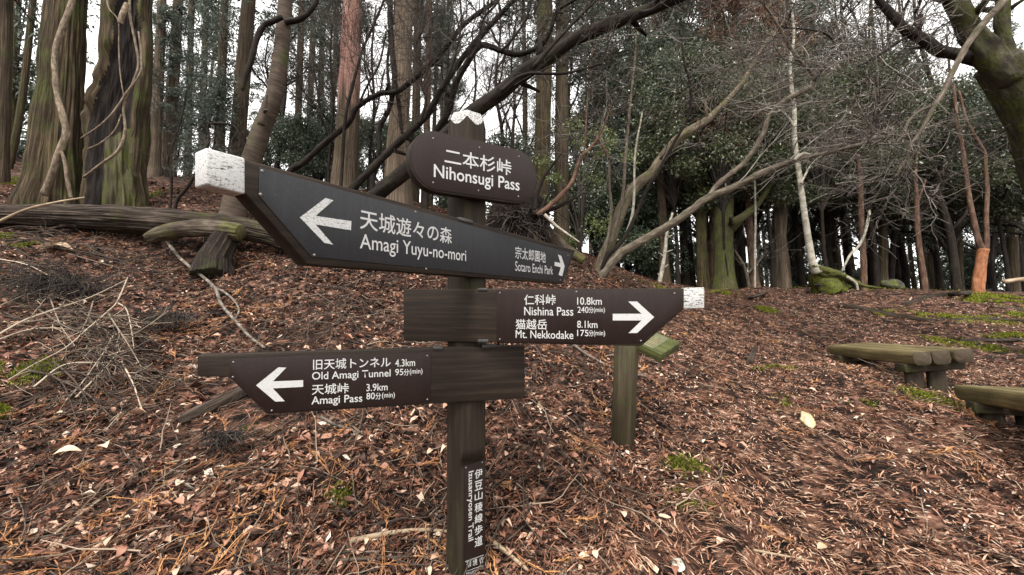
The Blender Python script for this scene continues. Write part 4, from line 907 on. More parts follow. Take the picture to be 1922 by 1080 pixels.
tl = np.interp(ZZ, [zpx(300), zpx(222), zpx(175), zpx(148), zpx(93), zpx(37), zpx(-40)], [-1.02, -1.02, -1.0, -.86, -.72, -.64, -.4]); tr = np.interp(ZZ, [zpx(390), zpx(296), zpx(222), zpx(148), zpx(93), zpx(37), zpx(-40)], [.62, .62, .62, .62, .76, .62, .3])
nz_ = (vnoise(np.stack([TH * 3, ZZ * 3, TH * 0], -1).reshape(-1, 3)).reshape(TH.shape) - .5) * .22
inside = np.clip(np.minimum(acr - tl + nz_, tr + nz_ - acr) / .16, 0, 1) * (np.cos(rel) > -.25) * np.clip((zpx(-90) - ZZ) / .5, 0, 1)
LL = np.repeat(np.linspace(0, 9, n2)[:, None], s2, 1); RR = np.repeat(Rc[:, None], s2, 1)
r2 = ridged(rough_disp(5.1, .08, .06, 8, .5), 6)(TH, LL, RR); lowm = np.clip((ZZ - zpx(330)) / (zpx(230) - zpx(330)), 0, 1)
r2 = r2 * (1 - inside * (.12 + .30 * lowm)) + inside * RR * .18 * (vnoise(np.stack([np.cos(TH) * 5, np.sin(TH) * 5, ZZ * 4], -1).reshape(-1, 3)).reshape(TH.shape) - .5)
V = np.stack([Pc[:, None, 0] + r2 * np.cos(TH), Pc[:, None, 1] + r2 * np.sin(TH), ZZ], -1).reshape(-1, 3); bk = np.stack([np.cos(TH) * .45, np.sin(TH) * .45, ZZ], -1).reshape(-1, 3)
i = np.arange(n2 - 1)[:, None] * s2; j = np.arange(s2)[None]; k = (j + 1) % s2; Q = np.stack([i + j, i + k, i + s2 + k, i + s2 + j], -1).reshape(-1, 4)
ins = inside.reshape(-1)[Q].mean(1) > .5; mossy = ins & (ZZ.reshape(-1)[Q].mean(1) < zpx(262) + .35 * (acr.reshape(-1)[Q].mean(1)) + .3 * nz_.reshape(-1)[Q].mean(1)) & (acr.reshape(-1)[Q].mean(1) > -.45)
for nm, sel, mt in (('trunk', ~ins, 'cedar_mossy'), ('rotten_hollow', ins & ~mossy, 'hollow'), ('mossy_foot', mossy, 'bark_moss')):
    u_, inv = np.unique(Q[sel], return_inverse=True); mb = MB(); mb.add(V[u_], inv.reshape(-1, 4), None, bk[u_]); mb.build(nm, M[mt], t2)
c = place('crown', CEDAR[0][0], t2, (P[-1, 0], P[-1, 1], 8.8), rz=2); q = bpy.data.objects.new('branches', CEDAR[0][1]); C.objects.link(q); q.parent = c
def vine(rows, mat, label, d, name='liana', sides=8, amp=.12):
    return simple(name, label, 'liana', [(x, y, w * .82, d if len(r_) < 4 else r_[3]) for r_ in rows for x, y, w in [r_[:3]]], mat, sides=sides, n=60, amp=amp)
vine([(84, 366, 22, 5.55), (100, 322, 18, 5.5), (112, 285, 19, 5.5), (124, 250, 17, 5.52), (118, 215, 16, 5.55), (108, 180, 14, 5.6), (104, 140, 14, 5.62), (103, 100, 13, 5.68), (116, 55, 15, 5.72), (134, 10, 14, 5.78), (140, -30, 14, 5.8)], 'vine', 'thick knotty pale liana climbing the leftmost massive cedar', 5.6, sides=16, amp=.2)
vine([(134, 372, 9, 5.5), (127, 340, 10, 5.48), (122, 305, 9, 5.47), (115, 285, 8, 5.48)], 'vine', 'short root strand of the thick liana at the cedar foot', 5.5)
vine([(157, 333, 6, 5.42), (190, 308, 7, 5.40), (222, 283, 8, 5.42), (235, 245, 7, 5.46), (232, 200, 6, 5.5), (250, 155, 6, 5.5), (260, 120, 6, 5.55), (252, 70, 6, 5.55), (244, 30, 6, 5.6), (243, -20, 6, 5.65)], 'vine', 'pale winding liana across the hollow, dropping to the left', 5.5)
vine([(152, 260, 4, 5.45), (185, 238, 5, 5.43), (212, 212, 5, 5.43), (235, 178, 5, 5.48), (262, 140, 5, 5.5), (266, 110, 5, 5.55), (260, 60, 4, 5.6)], 'vine', 'thin liana slanting over the hollow to its right edge', 5.5)
vine([(233, 185, 3, 5.5), (226, 140, 3, 5.52), (223, 90, 3, 5.55), (222, 40, 3, 5.55), (204, 15, 4, 5.55), (198, -20, 4, 5.6)], 'vine', 'thinnest liana hanging straight down the middle of the hollow', 5.5)
vine([(165, 280, 4, 5.42), (190, 268, 4, 5.4), (215, 245, 3, 5.43), (228, 215, 3, 5.46)], 'vine', 'small liana low on the left of the hollow', 5.5)
vine([(226, 45, 13, 5.48), (230, 28, 14, 5.48), (238, 8, 12, 5.55)], 'vine', 'broken pale limb stub at the top of the hollow', 5.5)

# ------------------------------------------------------------------ single trunks behind, left to right
cedar('cedar_tree', 'dark cedar trunk cut by the left edge of the photo', 'tree', [(-4, 330, 40), (4, 150, 38), (8, 0, 36)], 'cedar', 7.0, crown=1, cz=8)
cedar('cedar_tree', 'slim mossy trunk left of the massive cedar with the liana', 'tree', [(14, 305, 24), (24, 150, 22), (32, 0, 19)], 'cedar_mossy', 9.5, crown=0)
cedar('cedar_tree', 'mossy trunk leaning right just behind the massive cedar with the liana', 'tree', [(14, 312, 20), (30, 255, 17), (46, 150, 16), (62, 0, 15)], 'cedar_mossy', 8.8, crown=None, flare=.2)
cedar('cedar_tree', 'plain brown trunk directly right of the hollow trunk', 'tree', [(287, 345, 26), (293, 250, 22), (299, 120, 20), (304, 0, 18)], 'cedar_pale', 10.5, crown=1, cz=7.0, cs=.5)
cedar('cedar_tree', 'pale brown trunk with buttressed foot, second to the right of the hollow trunk', 'tree', [(311, 336, 34), (320, 230, 27), (328, 120, 22), (334, 0, 20)], 'cedar_pale', 11.0, crown=0, cz=7.2, cs=.5)
cedar('cedar_tree', 'thin dark trunk behind the bushy sapling right of the hollow trunk', 'tree', [(352, 330, 14), (356, 150, 13), (360, 0, 12)], 'cedar', 14, crown=2, cz=8)
cedar('cedar_tree', 'thin grey trunk behind the white end of the grey board', 'tree', [(376, 325, 13), (382, 150, 13), (388, 0, 12)], 'cedar', 16, crown=1, cz=10)
cedar('cedar_tree', 'dark straight trunk above the white end of the grey board', 'tree', [(412, 325, 20), (416, 150, 18), (422, 0, 16)], 'cedar', 13.5, crown=0, cz=9.5)
cedar('cedar_tree', 'tall grey-brown cedar left of the leaning smooth trunk', 'tree', [(440, 350, 34), (450, 220, 31), (459, 100, 29), (467, 0, 27)], 'cedar', 9.4, crown=2, cz=9.5)
cedar('cedar_tree', 'first thin trunk right of the leaning smooth trunk', 'tree', [(556, 340, 14), (562, 150, 13), (567, 0, 12)], 'cedar', 14.5, crown=1, cz=11)
cedar('cedar_tree', 'second thin trunk right of the leaning smooth trunk', 'tree', [(577, 340, 13), (584, 150, 12), (590, 0, 11)], 'cedar_pale', 17, crown=0, cz=12)
cedar('cedar_tree', 'third thin trunk right of the leaning smooth trunk', 'tree', [(600, 340, 12), (603, 150, 11), (606, 0, 10)], 'cedar', 18, crown=2, cz=13)
P, R = trunk_path([(645, 375, 50), (649, 300, 46), (653, 230, 44), (655, 165, 41), (658, 100, 39), (662, 0, 35), (665, -80, 33)], Y=8.4, z_end=15)
M['cedar_two'] = wood('cedar_bark_shed_above', (.016, .011, .007), (.075, .052, .034), (.17, .13, .09), st=(58, 58, 1.3), moss=.1, mossc=(.045, .05, .014), bmp=.9, dist=.04, upper=(Wy(655, 185, 8.4)[2] - P[0, 2], (.085, .04, .03), (.25, .13, .105), (.40, .26, .21)))
tr_ = thing('cedar_tree', base_of(P), 'cedar with bare reddish bark high up, left of the name board', 'tree'); mb = MB(); tube(mb, P, R, 40, disp=rough_disp(4, .06, .05, 7)); mb.build('trunk', M['cedar_two'], tr_)
c = place('crown', CEDAR[1][0], tr_, (P[-1, 0], P[-1, 1], 10.5)); q = bpy.data.objects.new('branches', CEDAR[1][1]); C.objects.link(q); q.parent = c
cedar('cedar_tree', 'broad pale-barked cedar just left of the name board', 'tree', [(743, 400, 50), (746, 300, 44), (752, 170, 37), (759, 0, 33)], 'cedar_pale', 7.8, crown=0, cz=10, fl=.07)
cedar('cedar_tree', 'dark narrow trunk hugging the right of the broad pale-barked cedar', 'tree', [(776, 400, 14), (781, 150, 13), (784, 0, 12)], 'cedar', 11.5, crown=None)
cedar('cedar_tree', 'slim reddish trunk between the pale-barked cedar and the post tip', 'tree', [(798, 400, 13), (803, 150, 12), (806, 0, 11)], 'bark_redtan', 12.5, crown=1, cz=11)
cedar('cedar_tree', 'straight mossy cedar behind the right end of the name board', 'tree', [(1015, 440, 32), (1018, 280, 30), (1022, 100, 29), (1023, 0, 28)], 'cedar_mossy', 9.6, crown=2, cz=9.2)
cedar('cedar_tree', 'straight brown cedar close right of the mossy cedar by the name board', 'tree', [(1054, 460, 28), (1054, 300, 26), (1055, 100, 24), (1055, 0, 23)], 'cedar', 10.2, crown=0, cz=8.2)

# leaning smooth trunk with a curved limb
P, R = trunk_path([(436, 410, 44), (450, 350, 42), (472, 300, 37), (492, 240, 33), (512, 190, 31), (520, 150, 30), (530, 80, 28), (536, 0, 26), (540, -60, 25)], d=5.9, flare=.2)
t = thing('leaning_tree', base_of(P), 'smooth brown trunk leaning right behind the white end of the grey board', 'tree')
P, R = ext_top(P, R, 11); mb = MB(); tube(mb, P, R, 26, disp=rough_disp(3, .06)); mb.build('trunk', M['bark_lean'], t)
def stubs(P, R, parent, mat, seed, n=5):
    r = np.random.default_rng(seed)
    for k in range(n):
        i = r.integers(len(P) // 5, len(P) - 4); T = unit(P[i + 1] - P[i]); A = unit(np.cross(T, r.normal(0, 1, 3))); d = unit(T * .6 + A); L = R[i] * r.uniform(1.6, 4.5); q = R[i] * r.uniform(.25, .5)
        mb = MB(); tube(mb, np.array([P[i] + d * R[i] * .3, P[i] + d * (R[i] + L * .4), P[i] + d * (R[i] + L) + r.normal(0, .01, 3)]), np.array([q * 1.5, q, q * .7]), 8, disp=rough_disp(seed + k, .25)); mb.build('broken_stub', M[mat], parent)
def limb(rows, parent, mat, d=None, name='limb', sides=10, amp=.17, n=None):
    P, R = pathw(rows, d); P, R = smooth(P, R, n or max(12, len(P) * 6)); mb = MB(); tube(mb, P, R, sides, disp=rough_disp(P[0, 0] * 5 + P[0, 2], amp)); mb.build(name, M[mat], parent)
    if R.max() > .045 and name in ('long_limb', 'stem', 'limb'): stubs(P, R, parent, mat, int(abs(P[0, 0]) * 50) + 3, 4)
    return P
limb([(530, 32, 10), (516, 38, 11), (494, 50, 11), (480, 80, 11), (473, 110, 11), (462, 142, 10), (455, 170, 7)], t, 'bark_dark', 5.7)
limb([(536, 42, 12), (556, 38, 12), (575, 28, 11), (592, 5, 9), (600, -30, 8)], t, 'bark_dark', 5.8)
limb([(490, 235, 14), (497, 200, 10), (500, 178, 4)], t, 'bark_lean', 5.65)

# ------------------------------------------------------------------ bare crooked trees behind the sign
def bare(name, label, rows, mat, d, extra=(), tw=None, cat='tree', flare=.2, twmat='twig_dark', sides=16):
    """leafless tree: crooked trunk, side limbs, fine twigs"""
    P, R = pathw(rows, d); b = P[0].copy(); hz = H(b[0], b[1])[0]
    if P[0, 2] > hz - .15 and flare: P = np.vstack([[b[0], b[1], hz - .25], P]); R = np.append(R[0] * (1 + flare), R)
    P, R = smooth(P, R, max(24, len(P) * 7)); t = thing(name, [P[0, 0], P[0, 1], hz], label, cat)
    mb = MB(); tube(mb, P, R, sides, disp=rough_disp(P[0, 0] * 4, .17)); mb.build('trunk', M[mat], t); paths = [P]
    if R.max() > .035: stubs(P, R, t, mat, int(abs(P[0, 0]) * 100), 6)
    for e in extra: paths.append(limb(e, t, mat, d[1] if not np.isscalar(d) else d))
    if tw:
        mb = MB(); twig_system(mb, paths if not tw.get('only') else paths[1:], np.random.default_rng(int(abs(P[0, 0] * 1000)) % 9973), tw['n'], tw.get('l', 1.1), tw.get('lv', 3), tw.get('r', .009), tw.get('per', (5, 4)), flat=tw.get('flat', .2), up=tw.get('up', .03), amin=tw.get('amin', .3))
        mb.build('twigs', M[twmat], t)
    return t
bare('arching_tree', 'thick dark trunk arching up to the right behind the post tip', [(690, 385, 30), (712, 362, 29), (760, 322, 29), (800, 290, 28), (850, 245, 28), (890, 210, 28), (934, 178, 27), (982, 138, 27), (1030, 108, 26), (1078, 75, 25), (1140, 48, 24), (1200, 25, 22), (1275, -5, 20), (1370, -50, 17)], 'bark_dark', (6.2, 4.9),
     [[(1200, 25, 9), (1230, 15, 7), (1275, -30, 5)], [(1000, 128, 8), (1060, 60, 6), (1110, 10, 5), (1150, -30, 4)], [(940, 172, 7), (985, 140, 6), (1060, 138, 5), (1130, 120, 4)]], dict(n=12, l=.9, r=.007, amin=.45))
bare('crooked_tree', 'dark crooked stem curving up past the left of the name board', [(650, 372, 15), (668, 348, 14), (704, 311, 14), (753, 263, 13), (786, 233, 12), (808, 207, 12), (827, 170, 11), (864, 115, 10), (897, 74, 10), (927, 41, 9), (964, 0, 8), (1000, -40, 7)], 'bark_dark', (6.6, 6.0), [[(827, 170, 6), (846, 130, 5), (858, 90, 4), (866, 40, 4), (862, -20, 3)], [(786, 233, 7), (800, 190, 5), (790, 150, 4), (812, 110, 3)]], dict(n=12, l=1.0, r=.008))
bare('crooked_tree', 'dark stem rising behind the post tip, bending level to the right', [(800, 300, 13), (819, 248, 13), (841, 211, 12), (856, 156, 12), (882, 111, 11), (904, 85, 11), (941, 96, 10), (975, 102, 10), (1016, 85, 9), (1034, 56, 8), (1045, 22, 8), (1070, 5, 6), (1110, -20, 5)], 'bark_dark', (6.9, 5.9), [[(941, 96, 5), (965, 70, 4), (990, 30, 4), (1000, -10, 3)], [(882, 111, 6), (900, 80, 5), (905, 40, 4), (930, 10, 4), (950, -20, 3)]], dict(n=10, l=1.0, r=.008))
bare('crooked_tree', 'long dark stem slanting from the grey board up across the pale-barked cedar', [(540, 330, 13), (570, 305, 12), (607, 271, 11), (653, 232, 11), (671, 201, 10), (713, 176, 10), (745, 172, 10), (775, 150, 10), (797, 130, 9), (823, 107, 9), (853, 67, 9), (882, 37, 8), (934, 0, 7), (980, -40, 6)], 'bark_dark', (7.0, 6.3), [[(671, 201, 5), (690, 160, 4), (712, 120, 4), (725, 60, 3)], [(797, 130, 5), (780, 90, 4), (795, 50, 3), (790, 0, 3)]], dict(n=12, l=1.0, r=.008))
bare('crooked_tree', 'dark limb drooping down the front of the broad pale-barked cedar', [(700, 330, 9), (711, 285, 9), (713, 240, 9), (730, 205, 9), (741, 150, 10), (735, 90, 11), (733, 40, 11), (731, -30, 11)], 'bark_dark', 6.8, [[(741, 150, 8), (748, 190, 8), (753, 237, 7), (757, 262, 4)]], dict(n=8, l=.9, r=.007, lv=2))
bare('crooked_tree', 'thin slanting stem in front of the cedar with bare reddish bark', [(640, 345, 7), (648, 225, 6), (660, 169, 6), (678, 102, 5), (702, 45, 5), (720, 3, 4), (735, -40, 4)], 'bark_dark', 6.6, (), dict(n=14, l=.9, r=.006))
bare('sapling', 'dark wavy sapling just left of the white end of the grey board', [(320, 385, 5), (322, 352, 5), (321, 325, 5), (315, 307, 4), (321, 282, 4), (332, 250, 4), (342, 215, 3), (350, 170, 3)], 'bark_dark', 5.4, (), dict(n=12, l=.5, r=.005, lv=2))
bare('sapling', 'bent dark sapling arching over behind the white end of the grey board', [(330, 384, 7), (352, 352, 7), (372, 318, 6), (392, 268, 5), (390, 240, 5), (396, 232, 5), (431, 234, 5), (447, 247, 4), (452, 275, 3)], 'bark_dark', 5.6, [[(396, 232, 4), (408, 255, 3), (416, 278, 3)]], dict(n=8, l=.5, r=.005, lv=2))
bare('bare_sapling', 'spindly bare tree in the bright gap right of the post tip', [(950, 420, 8), (958, 330, 7), (962, 260, 6), (966, 190, 5), (960, 120, 4), (968, 40, 3)], 'bark_dark', 9.0, [[(962, 260, 4), (945, 210, 3), (930, 150, 3)], [(966, 210, 4), (985, 160, 3), (995, 90, 3)]], dict(n=14, l=1.2, r=.010))
bare('bare_sapling', 'spindly bare tree against the sky between the reddish and pale-barked cedars', [(690, 400, 7), (694, 300, 6), (702, 200, 5), (698, 100, 4), (706, 10, 3)], 'bark_dark', 9.4, [[(694, 260, 4), (708, 200, 3), (722, 130, 3)], [(700, 180, 4), (684, 120, 3), (690, 50, 3)]], dict(n=14, l=1.2, r=.010))
bare('bare_sapling', 'spindly bare tree between the third thin trunk and the reddish cedar', [(615, 380, 6), (618, 300, 5), (625, 200, 5), (620, 100, 4), (628, 10, 3)], 'bark_dark', 9.0, [[(620, 260, 4), (600, 200, 3), (588, 120, 3)]], dict(n=16, l=1.2, r=.010))
bare('bare_sapling', 'spindly bare tree beyond the arching trunk, under its bend', [(880, 420, 6), (886, 330, 5), (880, 250, 5), (893, 160, 4), (886, 60, 3)], 'bark_dark', 10.0, [[(884, 260, 4), (910, 200, 3), (925, 120, 3)]], dict(n=16, l=1.3, r=.011))

# uprooted stump with root mass, dead orange branch, mossy log
def rootball():
    c = W(975, 415, 5.9); r = np.random.default_rng(5); t = thing('uprooted_stump', [c[0], c[1], H(c[0], c[1])[0]], 'dark upturned root mass under the right end of the name board', 'stump')
    mb = MB(); P = np.array([c + np.array([-.35, .1, -.25]), c + np.array([-.12, 0, .03]), c + np.array([.15, -.05, .1]), c + np.array([.36, .05, -.05])]); P, R = smooth(P, np.array([.16, .30, .27, .12]), 30); tube(mb, P, R, 30, disp=rough_disp(9, .4)); mb.build('root_plate', M['hollow'], t)
    mb = MB(); n = 560; D = unit(r.normal(0, 1, (n, 3)) + np.array([0, -.7, -.1])); S = c + D * np.array([.36, .24, .24]) * r.uniform(.4, 1.1, (n, 1)); P = walk(S, D, r.uniform(.15, .5, n), 7, .28, r, -.06); tubes(mb, P, r.uniform(.002, .011, n)[:, None] * np.linspace(1, .4, 7)[None], 4, r.random(n)); mb.build('hanging_roots', M['twig_dark'], t)
    for rows in ([(1000, 402, 14), (1022, 396, 12), (1047, 388, 8), (1075, 374, 5), (1098, 362, 2)], [(1003, 395, 10), (1008, 366, 8), (1020, 333, 7), (1036, 310, 5), (1054, 288, 3)], [(1012, 402, 9), (1022, 380, 6), (1030, 362, 3)], [(955, 430, 8), (950, 455, 6), (958, 480, 4)]): limb(rows, t, 'bark_dark', 5.6, 'broken_root')
    limb([(1022, 403, 7), (1045, 425, 5), (1066, 440, 4), (1088, 455, 2)], t, 'bark_pale', 5.5, 'pale_root')
rootball()
bare('dead_branch', 'dead reddish-barked branch rising from the upturned root mass', [(1008, 404, 8), (1030, 388, 9), (1053, 367, 9), (1073, 343, 8), (1083, 315, 7), (1093, 293, 7), (1108, 278, 6), (1120, 262, 5), (1131, 243, 4), (1140, 220, 3), (1150, 190, 2)], 'bark_redtan', 5.5, [[(1095, 292, 4), (1099, 255, 4), (1101, 215, 3), (1104, 170, 3), (1112, 90, 2)], [(1122, 260, 4), (1135, 281, 4), (1143, 300, 3)]], dict(n=9, l=.6, r=.005, lv=2, amin=.5), 'branch', 0, 'twig')
simple('mossy_log', 'moss-covered log slanting down right from the upturned root mass', 'log', [(985, 400, 26, 6.1), (1012, 428, 28, 6.05), (1040, 450, 26, 6.0), (1068, 472, 22, 5.95), (1096, 490, 16, 5.9)], 'log_moss', sides=24, n=40, amp=.16)

# ------------------------------------------------------------------ many-stemmed tree on the ridge right of the board
MS = thing('many_stemmed_tree', base_of(np.array([W(1128, 528, 6.2)] * 2)), 'spreading many-stemmed tree whose long bare limb reaches far right', 'tree')
big_limbs = []
def ms(rows, mat, d, sides=14, name='stem'): p = limb(rows, MS, mat, d, name, sides); big_limbs.append(p); return p
ms([(1118, 540, 16), (1124, 526, 18), (1153, 487, 17), (1180, 466, 16), (1210, 450, 16), (1263, 419, 15), (1300, 393, 14), (1327, 372, 15), (1374, 353, 13), (1430, 325, 13), (1472, 308, 11), (1495, 300, 9), (1563, 285, 8), (1610, 272, 8), (1646, 259, 7), (1690, 256, 6), (1730, 250, 4)], 'bark_grey', (6.2, 5.2), 18, 'long_limb')
ms([(1330, 368, 10), (1352, 342, 10), (1391, 311, 10), (1409, 290, 10), (1433, 250, 10), (1442, 222, 9), (1461, 199, 10), (1491, 180, 10), (1520, 165, 10), (1531, 148, 8), (1524, 138, 7), (1505, 118, 6), (1494, 107, 6), (1478, 80, 6), (1464, 55, 5), (1445, 24, 5), (1427, 0, 4), (1410, -30, 4)], 'bark_grey', (5.75, 5.3), 14)
ms([(1528, 152, 7), (1545, 128, 6), (1562, 100, 6), (1564, 78, 5), (1545, 62, 4), (1510, 55, 3), (1470, 52, 3)], 'bark_dark', (5.3, 5.2), 8)
ms([(1122, 530, 20), (1130, 490, 21), (1147, 450, 22), (1170, 385, 22), (1193, 350, 21), (1223, 325, 20), (1240, 300, 18), (1273, 260, 17), (1317, 233, 16), (1350, 205, 13), (1390, 160, 11), (1420, 110, 8), (1450, 60, 6)], 'bark_semi', (6.3, 7.0), 18)
ms([(1128, 528, 9), (1137, 485, 8), (1170, 450, 8), (1200, 390, 7), (1217, 350, 7), (1232, 330, 7), (1265, 269, 6), (1290, 223, 6), (1297, 189, 6), (1294, 153, 5), (1284, 116, 4), (1278, 60, 3)], 'bark_dark', (6.1, 5.8), 10)
ms([(1124, 528, 8), (1140, 470, 8), (1150, 440, 8), (1167, 383, 7), (1174, 300, 6), (1181, 217, 5), (1190, 130, 4), (1196, 40, 3)], 'bark_grey', (6.3, 6.5), 10)
ms([(1122, 528, 7), (1138, 460, 6), (1147, 400, 6), (1144, 350, 5), (1142, 300, 5), (1128, 270, 4), (1116, 250, 3)], 'bark_grey', (6.2, 6.3), 8)
ms([(1126, 528, 7), (1160, 470, 7), (1183, 420, 6), (1190, 370, 5), (1192, 290, 4), (1206, 210, 3)], 'bark_pale', (6.1, 6.2), 8)
ms([(1490, 301, 7), (1505, 290, 7), (1520, 290, 4)], 'bark_pale', 5.4, 8)
mb = MB(); twig_system(mb, [big_limbs[0][40:], big_limbs[0][70:], big_limbs[1][20:], big_limbs[1][60:], big_limbs[2], big_limbs[3][30:], big_limbs[3][50:], big_limbs[4][30:], big_limbs[5][30:], big_limbs[6][20:]], np.random.default_rng(77), 9, 1.25, 3, .009, (6, 5), flat=.35, up=.02, amin=.1); mb.build('twigs', M['twig'], MS)

# white slender trunk on its mossed root
t = thing('white_tree', G(1560, 537), 'slender white-barked tree standing on a moss-covered root', 'tree')
wp = [(1534, 512, 20), (1524, 490, 15), (1518, 455, 13), (1511, 410, 12), (1504, 360, 11), (1499, 320, 10), (1491, 260, 10), (1491, 214, 9), (1486, 168, 8), (1483, 122, 6), (1490, 70, 5), (1486, 10, 4)]
P0 = limb(wp, t, 'bark_pale', 8.6, 'trunk', 16, .08); l1 = limb([(1491, 240, 5), (1480, 222, 4), (1462, 207, 4), (1440, 205, 3)], t, 'bark_pale', 8.5); l2 = limb([(1503, 345, 5), (1515, 322, 4), (1532, 300, 3), (1560, 285, 3)], t, 'bark_pale', 8.5)
limb([(1524, 496, 14), (1534, 504, 19), (1552, 512, 21), (1576, 518, 17), (1598, 527, 11), (1622, 537, 7), (1650, 541, 4)], t, 'moss_thick', 8.6, 'mossy_root', 24, .32, 50); limb([(1530, 508, 18), (1536, 522, 32), (1546, 535, 44), (1552, 548, 50)], t, 'moss_thick', 8.75, 'mossy_root', 30, .4, 40); limb([(1560, 516, 14), (1572, 530, 24), (1582, 545, 28)], t, 'moss_thick', 8.7, 'mossy_root', 24, .4, 30); limb([(1590, 520, 6), (1606, 532, 6), (1610, 545, 4)], t, 'bark_pale', 8.5, 'root')
mb = MB(); twig_system(mb, [P0[30:], l1, l2], np.random.default_rng(8), 16, 1.3, 3, .008, (5, 4)); mb.build('twigs', M['twig'], t)

# big mossy tree leaning in from the right edge
t = thing('big_mossy_tree', [4.75, 3.95, H(4.75, 3.95)[0]], 'huge mossy forked tree leaning in at the top right corner', 'tree')
tp = [(2090, 760, 150), (2045, 560, 138), (2015, 430, 128), (1995, 350, 120), (1968, 275, 112), (1935, 208, 104), (1897, 150, 96), (1870, 118, 84)]
limb(tp, t, 'bark_bigmoss', 4.3, 'trunk', 40, .10, 60)
bl = [limb([(1895, 155, 62), (1858, 110, 56), (1820, 52, 46), (1795, 0, 42), (1770, -60, 40), (1740, -150, 32)], t, 'bark_bigmoss', 4.25, 'limb', 28), limb([(1905, 165, 44), (1892, 110, 32), (1882, 50, 29), (1884, 0, 27), (1890, -70, 25)], t, 'bark_bigmoss', 4.35, 'limb', 24),
      limb([(1900, 150, 26, 4.6), (1855, 124, 28, 4.5), (1812, 107, 27, 4.3), (1763, 95, 24, 4.2), (1736, 76, 22, 4.2), (1702, 58, 20, 4.2), (1678, 34, 17, 4.2), (1656, 9, 15, 4.2), (1635, -25, 13, 4.2), (1600, -80, 10, 4.2)], t, 'bark_dark', 4.2, 'limb', 18),
      limb([(1893, -120, 17, 4.35), (1905, -40, 17, 4.0), (1885, 0, 16, 3.9), (1852, 37, 15), (1821, 76, 14), (1800, 113, 13), (1784, 144, 12), (1772, 171, 11), (1754, 199, 9), (1736, 232, 8), (1720, 258, 7), (1706, 272, 4)], t, 'bark_grey', 3.9, 'limb', 12),
      limb([(1770, 176, 7), (1755, 196, 6), (1723, 211, 6), (1704, 230, 6), (1696, 252, 6), (1690, 257, 5), (1644, 244, 5), (1626, 226, 4), (1612, 200, 4), (1602, 175, 3)], t, 'bark_grey', 4.0, 'limb', 8), limb([(1706, 58, 6), (1722, 35, 5), (1735, 12, 4), (1748, -5, 3)], t, 'bark_dark', 4.15, 'limb', 8), limb([(1700, 70, 6), (1670, 90, 5), (1645, 108, 4), (1610, 125, 3)], t, 'bark_dark', 4.15, 'limb', 8),
      limb([(1718, 260, 6), (1705, 285, 4), (1695, 310, 3), (1678, 330, 2)], t, 'bark_grey', 3.95, 'limb', 6), limb([(1644, 244, 4), (1640, 215, 3), (1652, 180, 3), (1640, 150, 2)], t, 'bark_dark', 4.0, 'limb', 6)]
mb = MB(); twig_system(mb, [bl[2], bl[2], bl[3][30:], bl[4], bl[4], bl[5], bl[6], bl[7], bl[8], bl[0]], np.random.default_rng(4), 8, .75, 3, .005, (5, 4), flat=.25, up=.01, amin=.15); mb.build('twigs', M['twig'], t)

# ------------------------------------------------------------------ trunks on and beyond the crest at right
mg_ = cedar('mossy_tree', 'mossy green thick trunk with a side limb, beyond the white end of the brown board', 'tree', [(1360, 556, 44), (1359, 500, 37), (1358, 430, 37), (1360, 380, 36)], 'bark_moss', 10.2, z_end=7, crown=None, flare=.25)
limb([(1358, 442, 22, 10.6), (1368, 430, 24, 10.4), (1385, 414, 20, 10.2), (1413, 394, 15, 10.1), (1432, 370, 10, 10.0), (1450, 340, 7, 10)], mg_, 'bark_moss', None, 'limb', 14)
cedar('slim_tree', 'pale straight trunk just left of the mossy green trunk', 'tree', [(1324, 556, 24), (1318, 470, 22), (1316, 380, 21), (1314, 300, 19)], 'cedar_mossy', 10.6, z_end=8)
cedar('slim_tree', 'red-brown trunk squeezed between the pale straight trunk and the mossy green trunk', 'tree', [(1340, 556, 10), (1336, 470, 10), (1336, 380, 10)], 'bark_redtan', 11.2, z_end=8)
tw_ = cedar('twisted_tree', 'light twisted trunk widening upward, left of the white-barked tree', 'tree', [(1466, 545, 30), (1465, 480, 24), (1464, 430, 26), (1466, 390, 30), (1472, 350, 26), (1480, 300, 18)], 'cedar_pale', 11, z_end=8, amp=.14, fl=.14)
limb([(1470, 385, 12), (1456, 360, 10), (1436, 345, 8), (1400, 352, 5)], tw_, 'cedar_pale', 11); limb([(1470, 380, 12, 11), (1490, 362, 9, 11), (1520, 352, 7, 11), (1580, 356, 4, 10.8)], tw_, 'cedar_pale')
def stew(label, d, stems, mat='bark_orange'):
    P, R = pathw(stems[0], d); hz = H(P[0, 0], P[0, 1])[0]; P[0, 2] = min(P[0, 2], hz - .1); t = thing('red_barked_tree', [P[0, 0], P[0, 1], hz], label, 'tree')
    pp = []
    for k, s in enumerate(stems):
        P, R = pathw(s, d)
        if k == 0: P = np.vstack([P[0] - [0, 0, .35], P]); R = np.append(R[0] * 1.2, R)
        P, R = smooth(P, R, 50); mb = MB(); tube(mb, P, R, 16, disp=rough_disp(P[0, 0] + k, .08)); mb.build('trunk' if k == 0 else 'stem', M[mat] if k == 0 else M['bark_redtan'], t); pp.append(P)
    return t, pp
stew('orange-barked tree forking low into two stems at far right', 8.6, [[(1836, 548, 24), (1838, 520, 22), (1842, 490, 21), (1845, 468, 22)], [(1846, 476, 15), (1836, 452, 12), (1830, 425, 11), (1822, 388, 10), (1816, 350, 9), (1811, 313, 9), (1807, 280, 8), (1797, 232, 7), (1790, 160, 5)], [(1848, 476, 12), (1852, 455, 10), (1851, 410, 9), (1853, 357, 8), (1850, 316, 7), (1849, 290, 7), (1838, 270, 7), (1824, 246, 6), (1812, 220, 5), (1800, 170, 4)]])
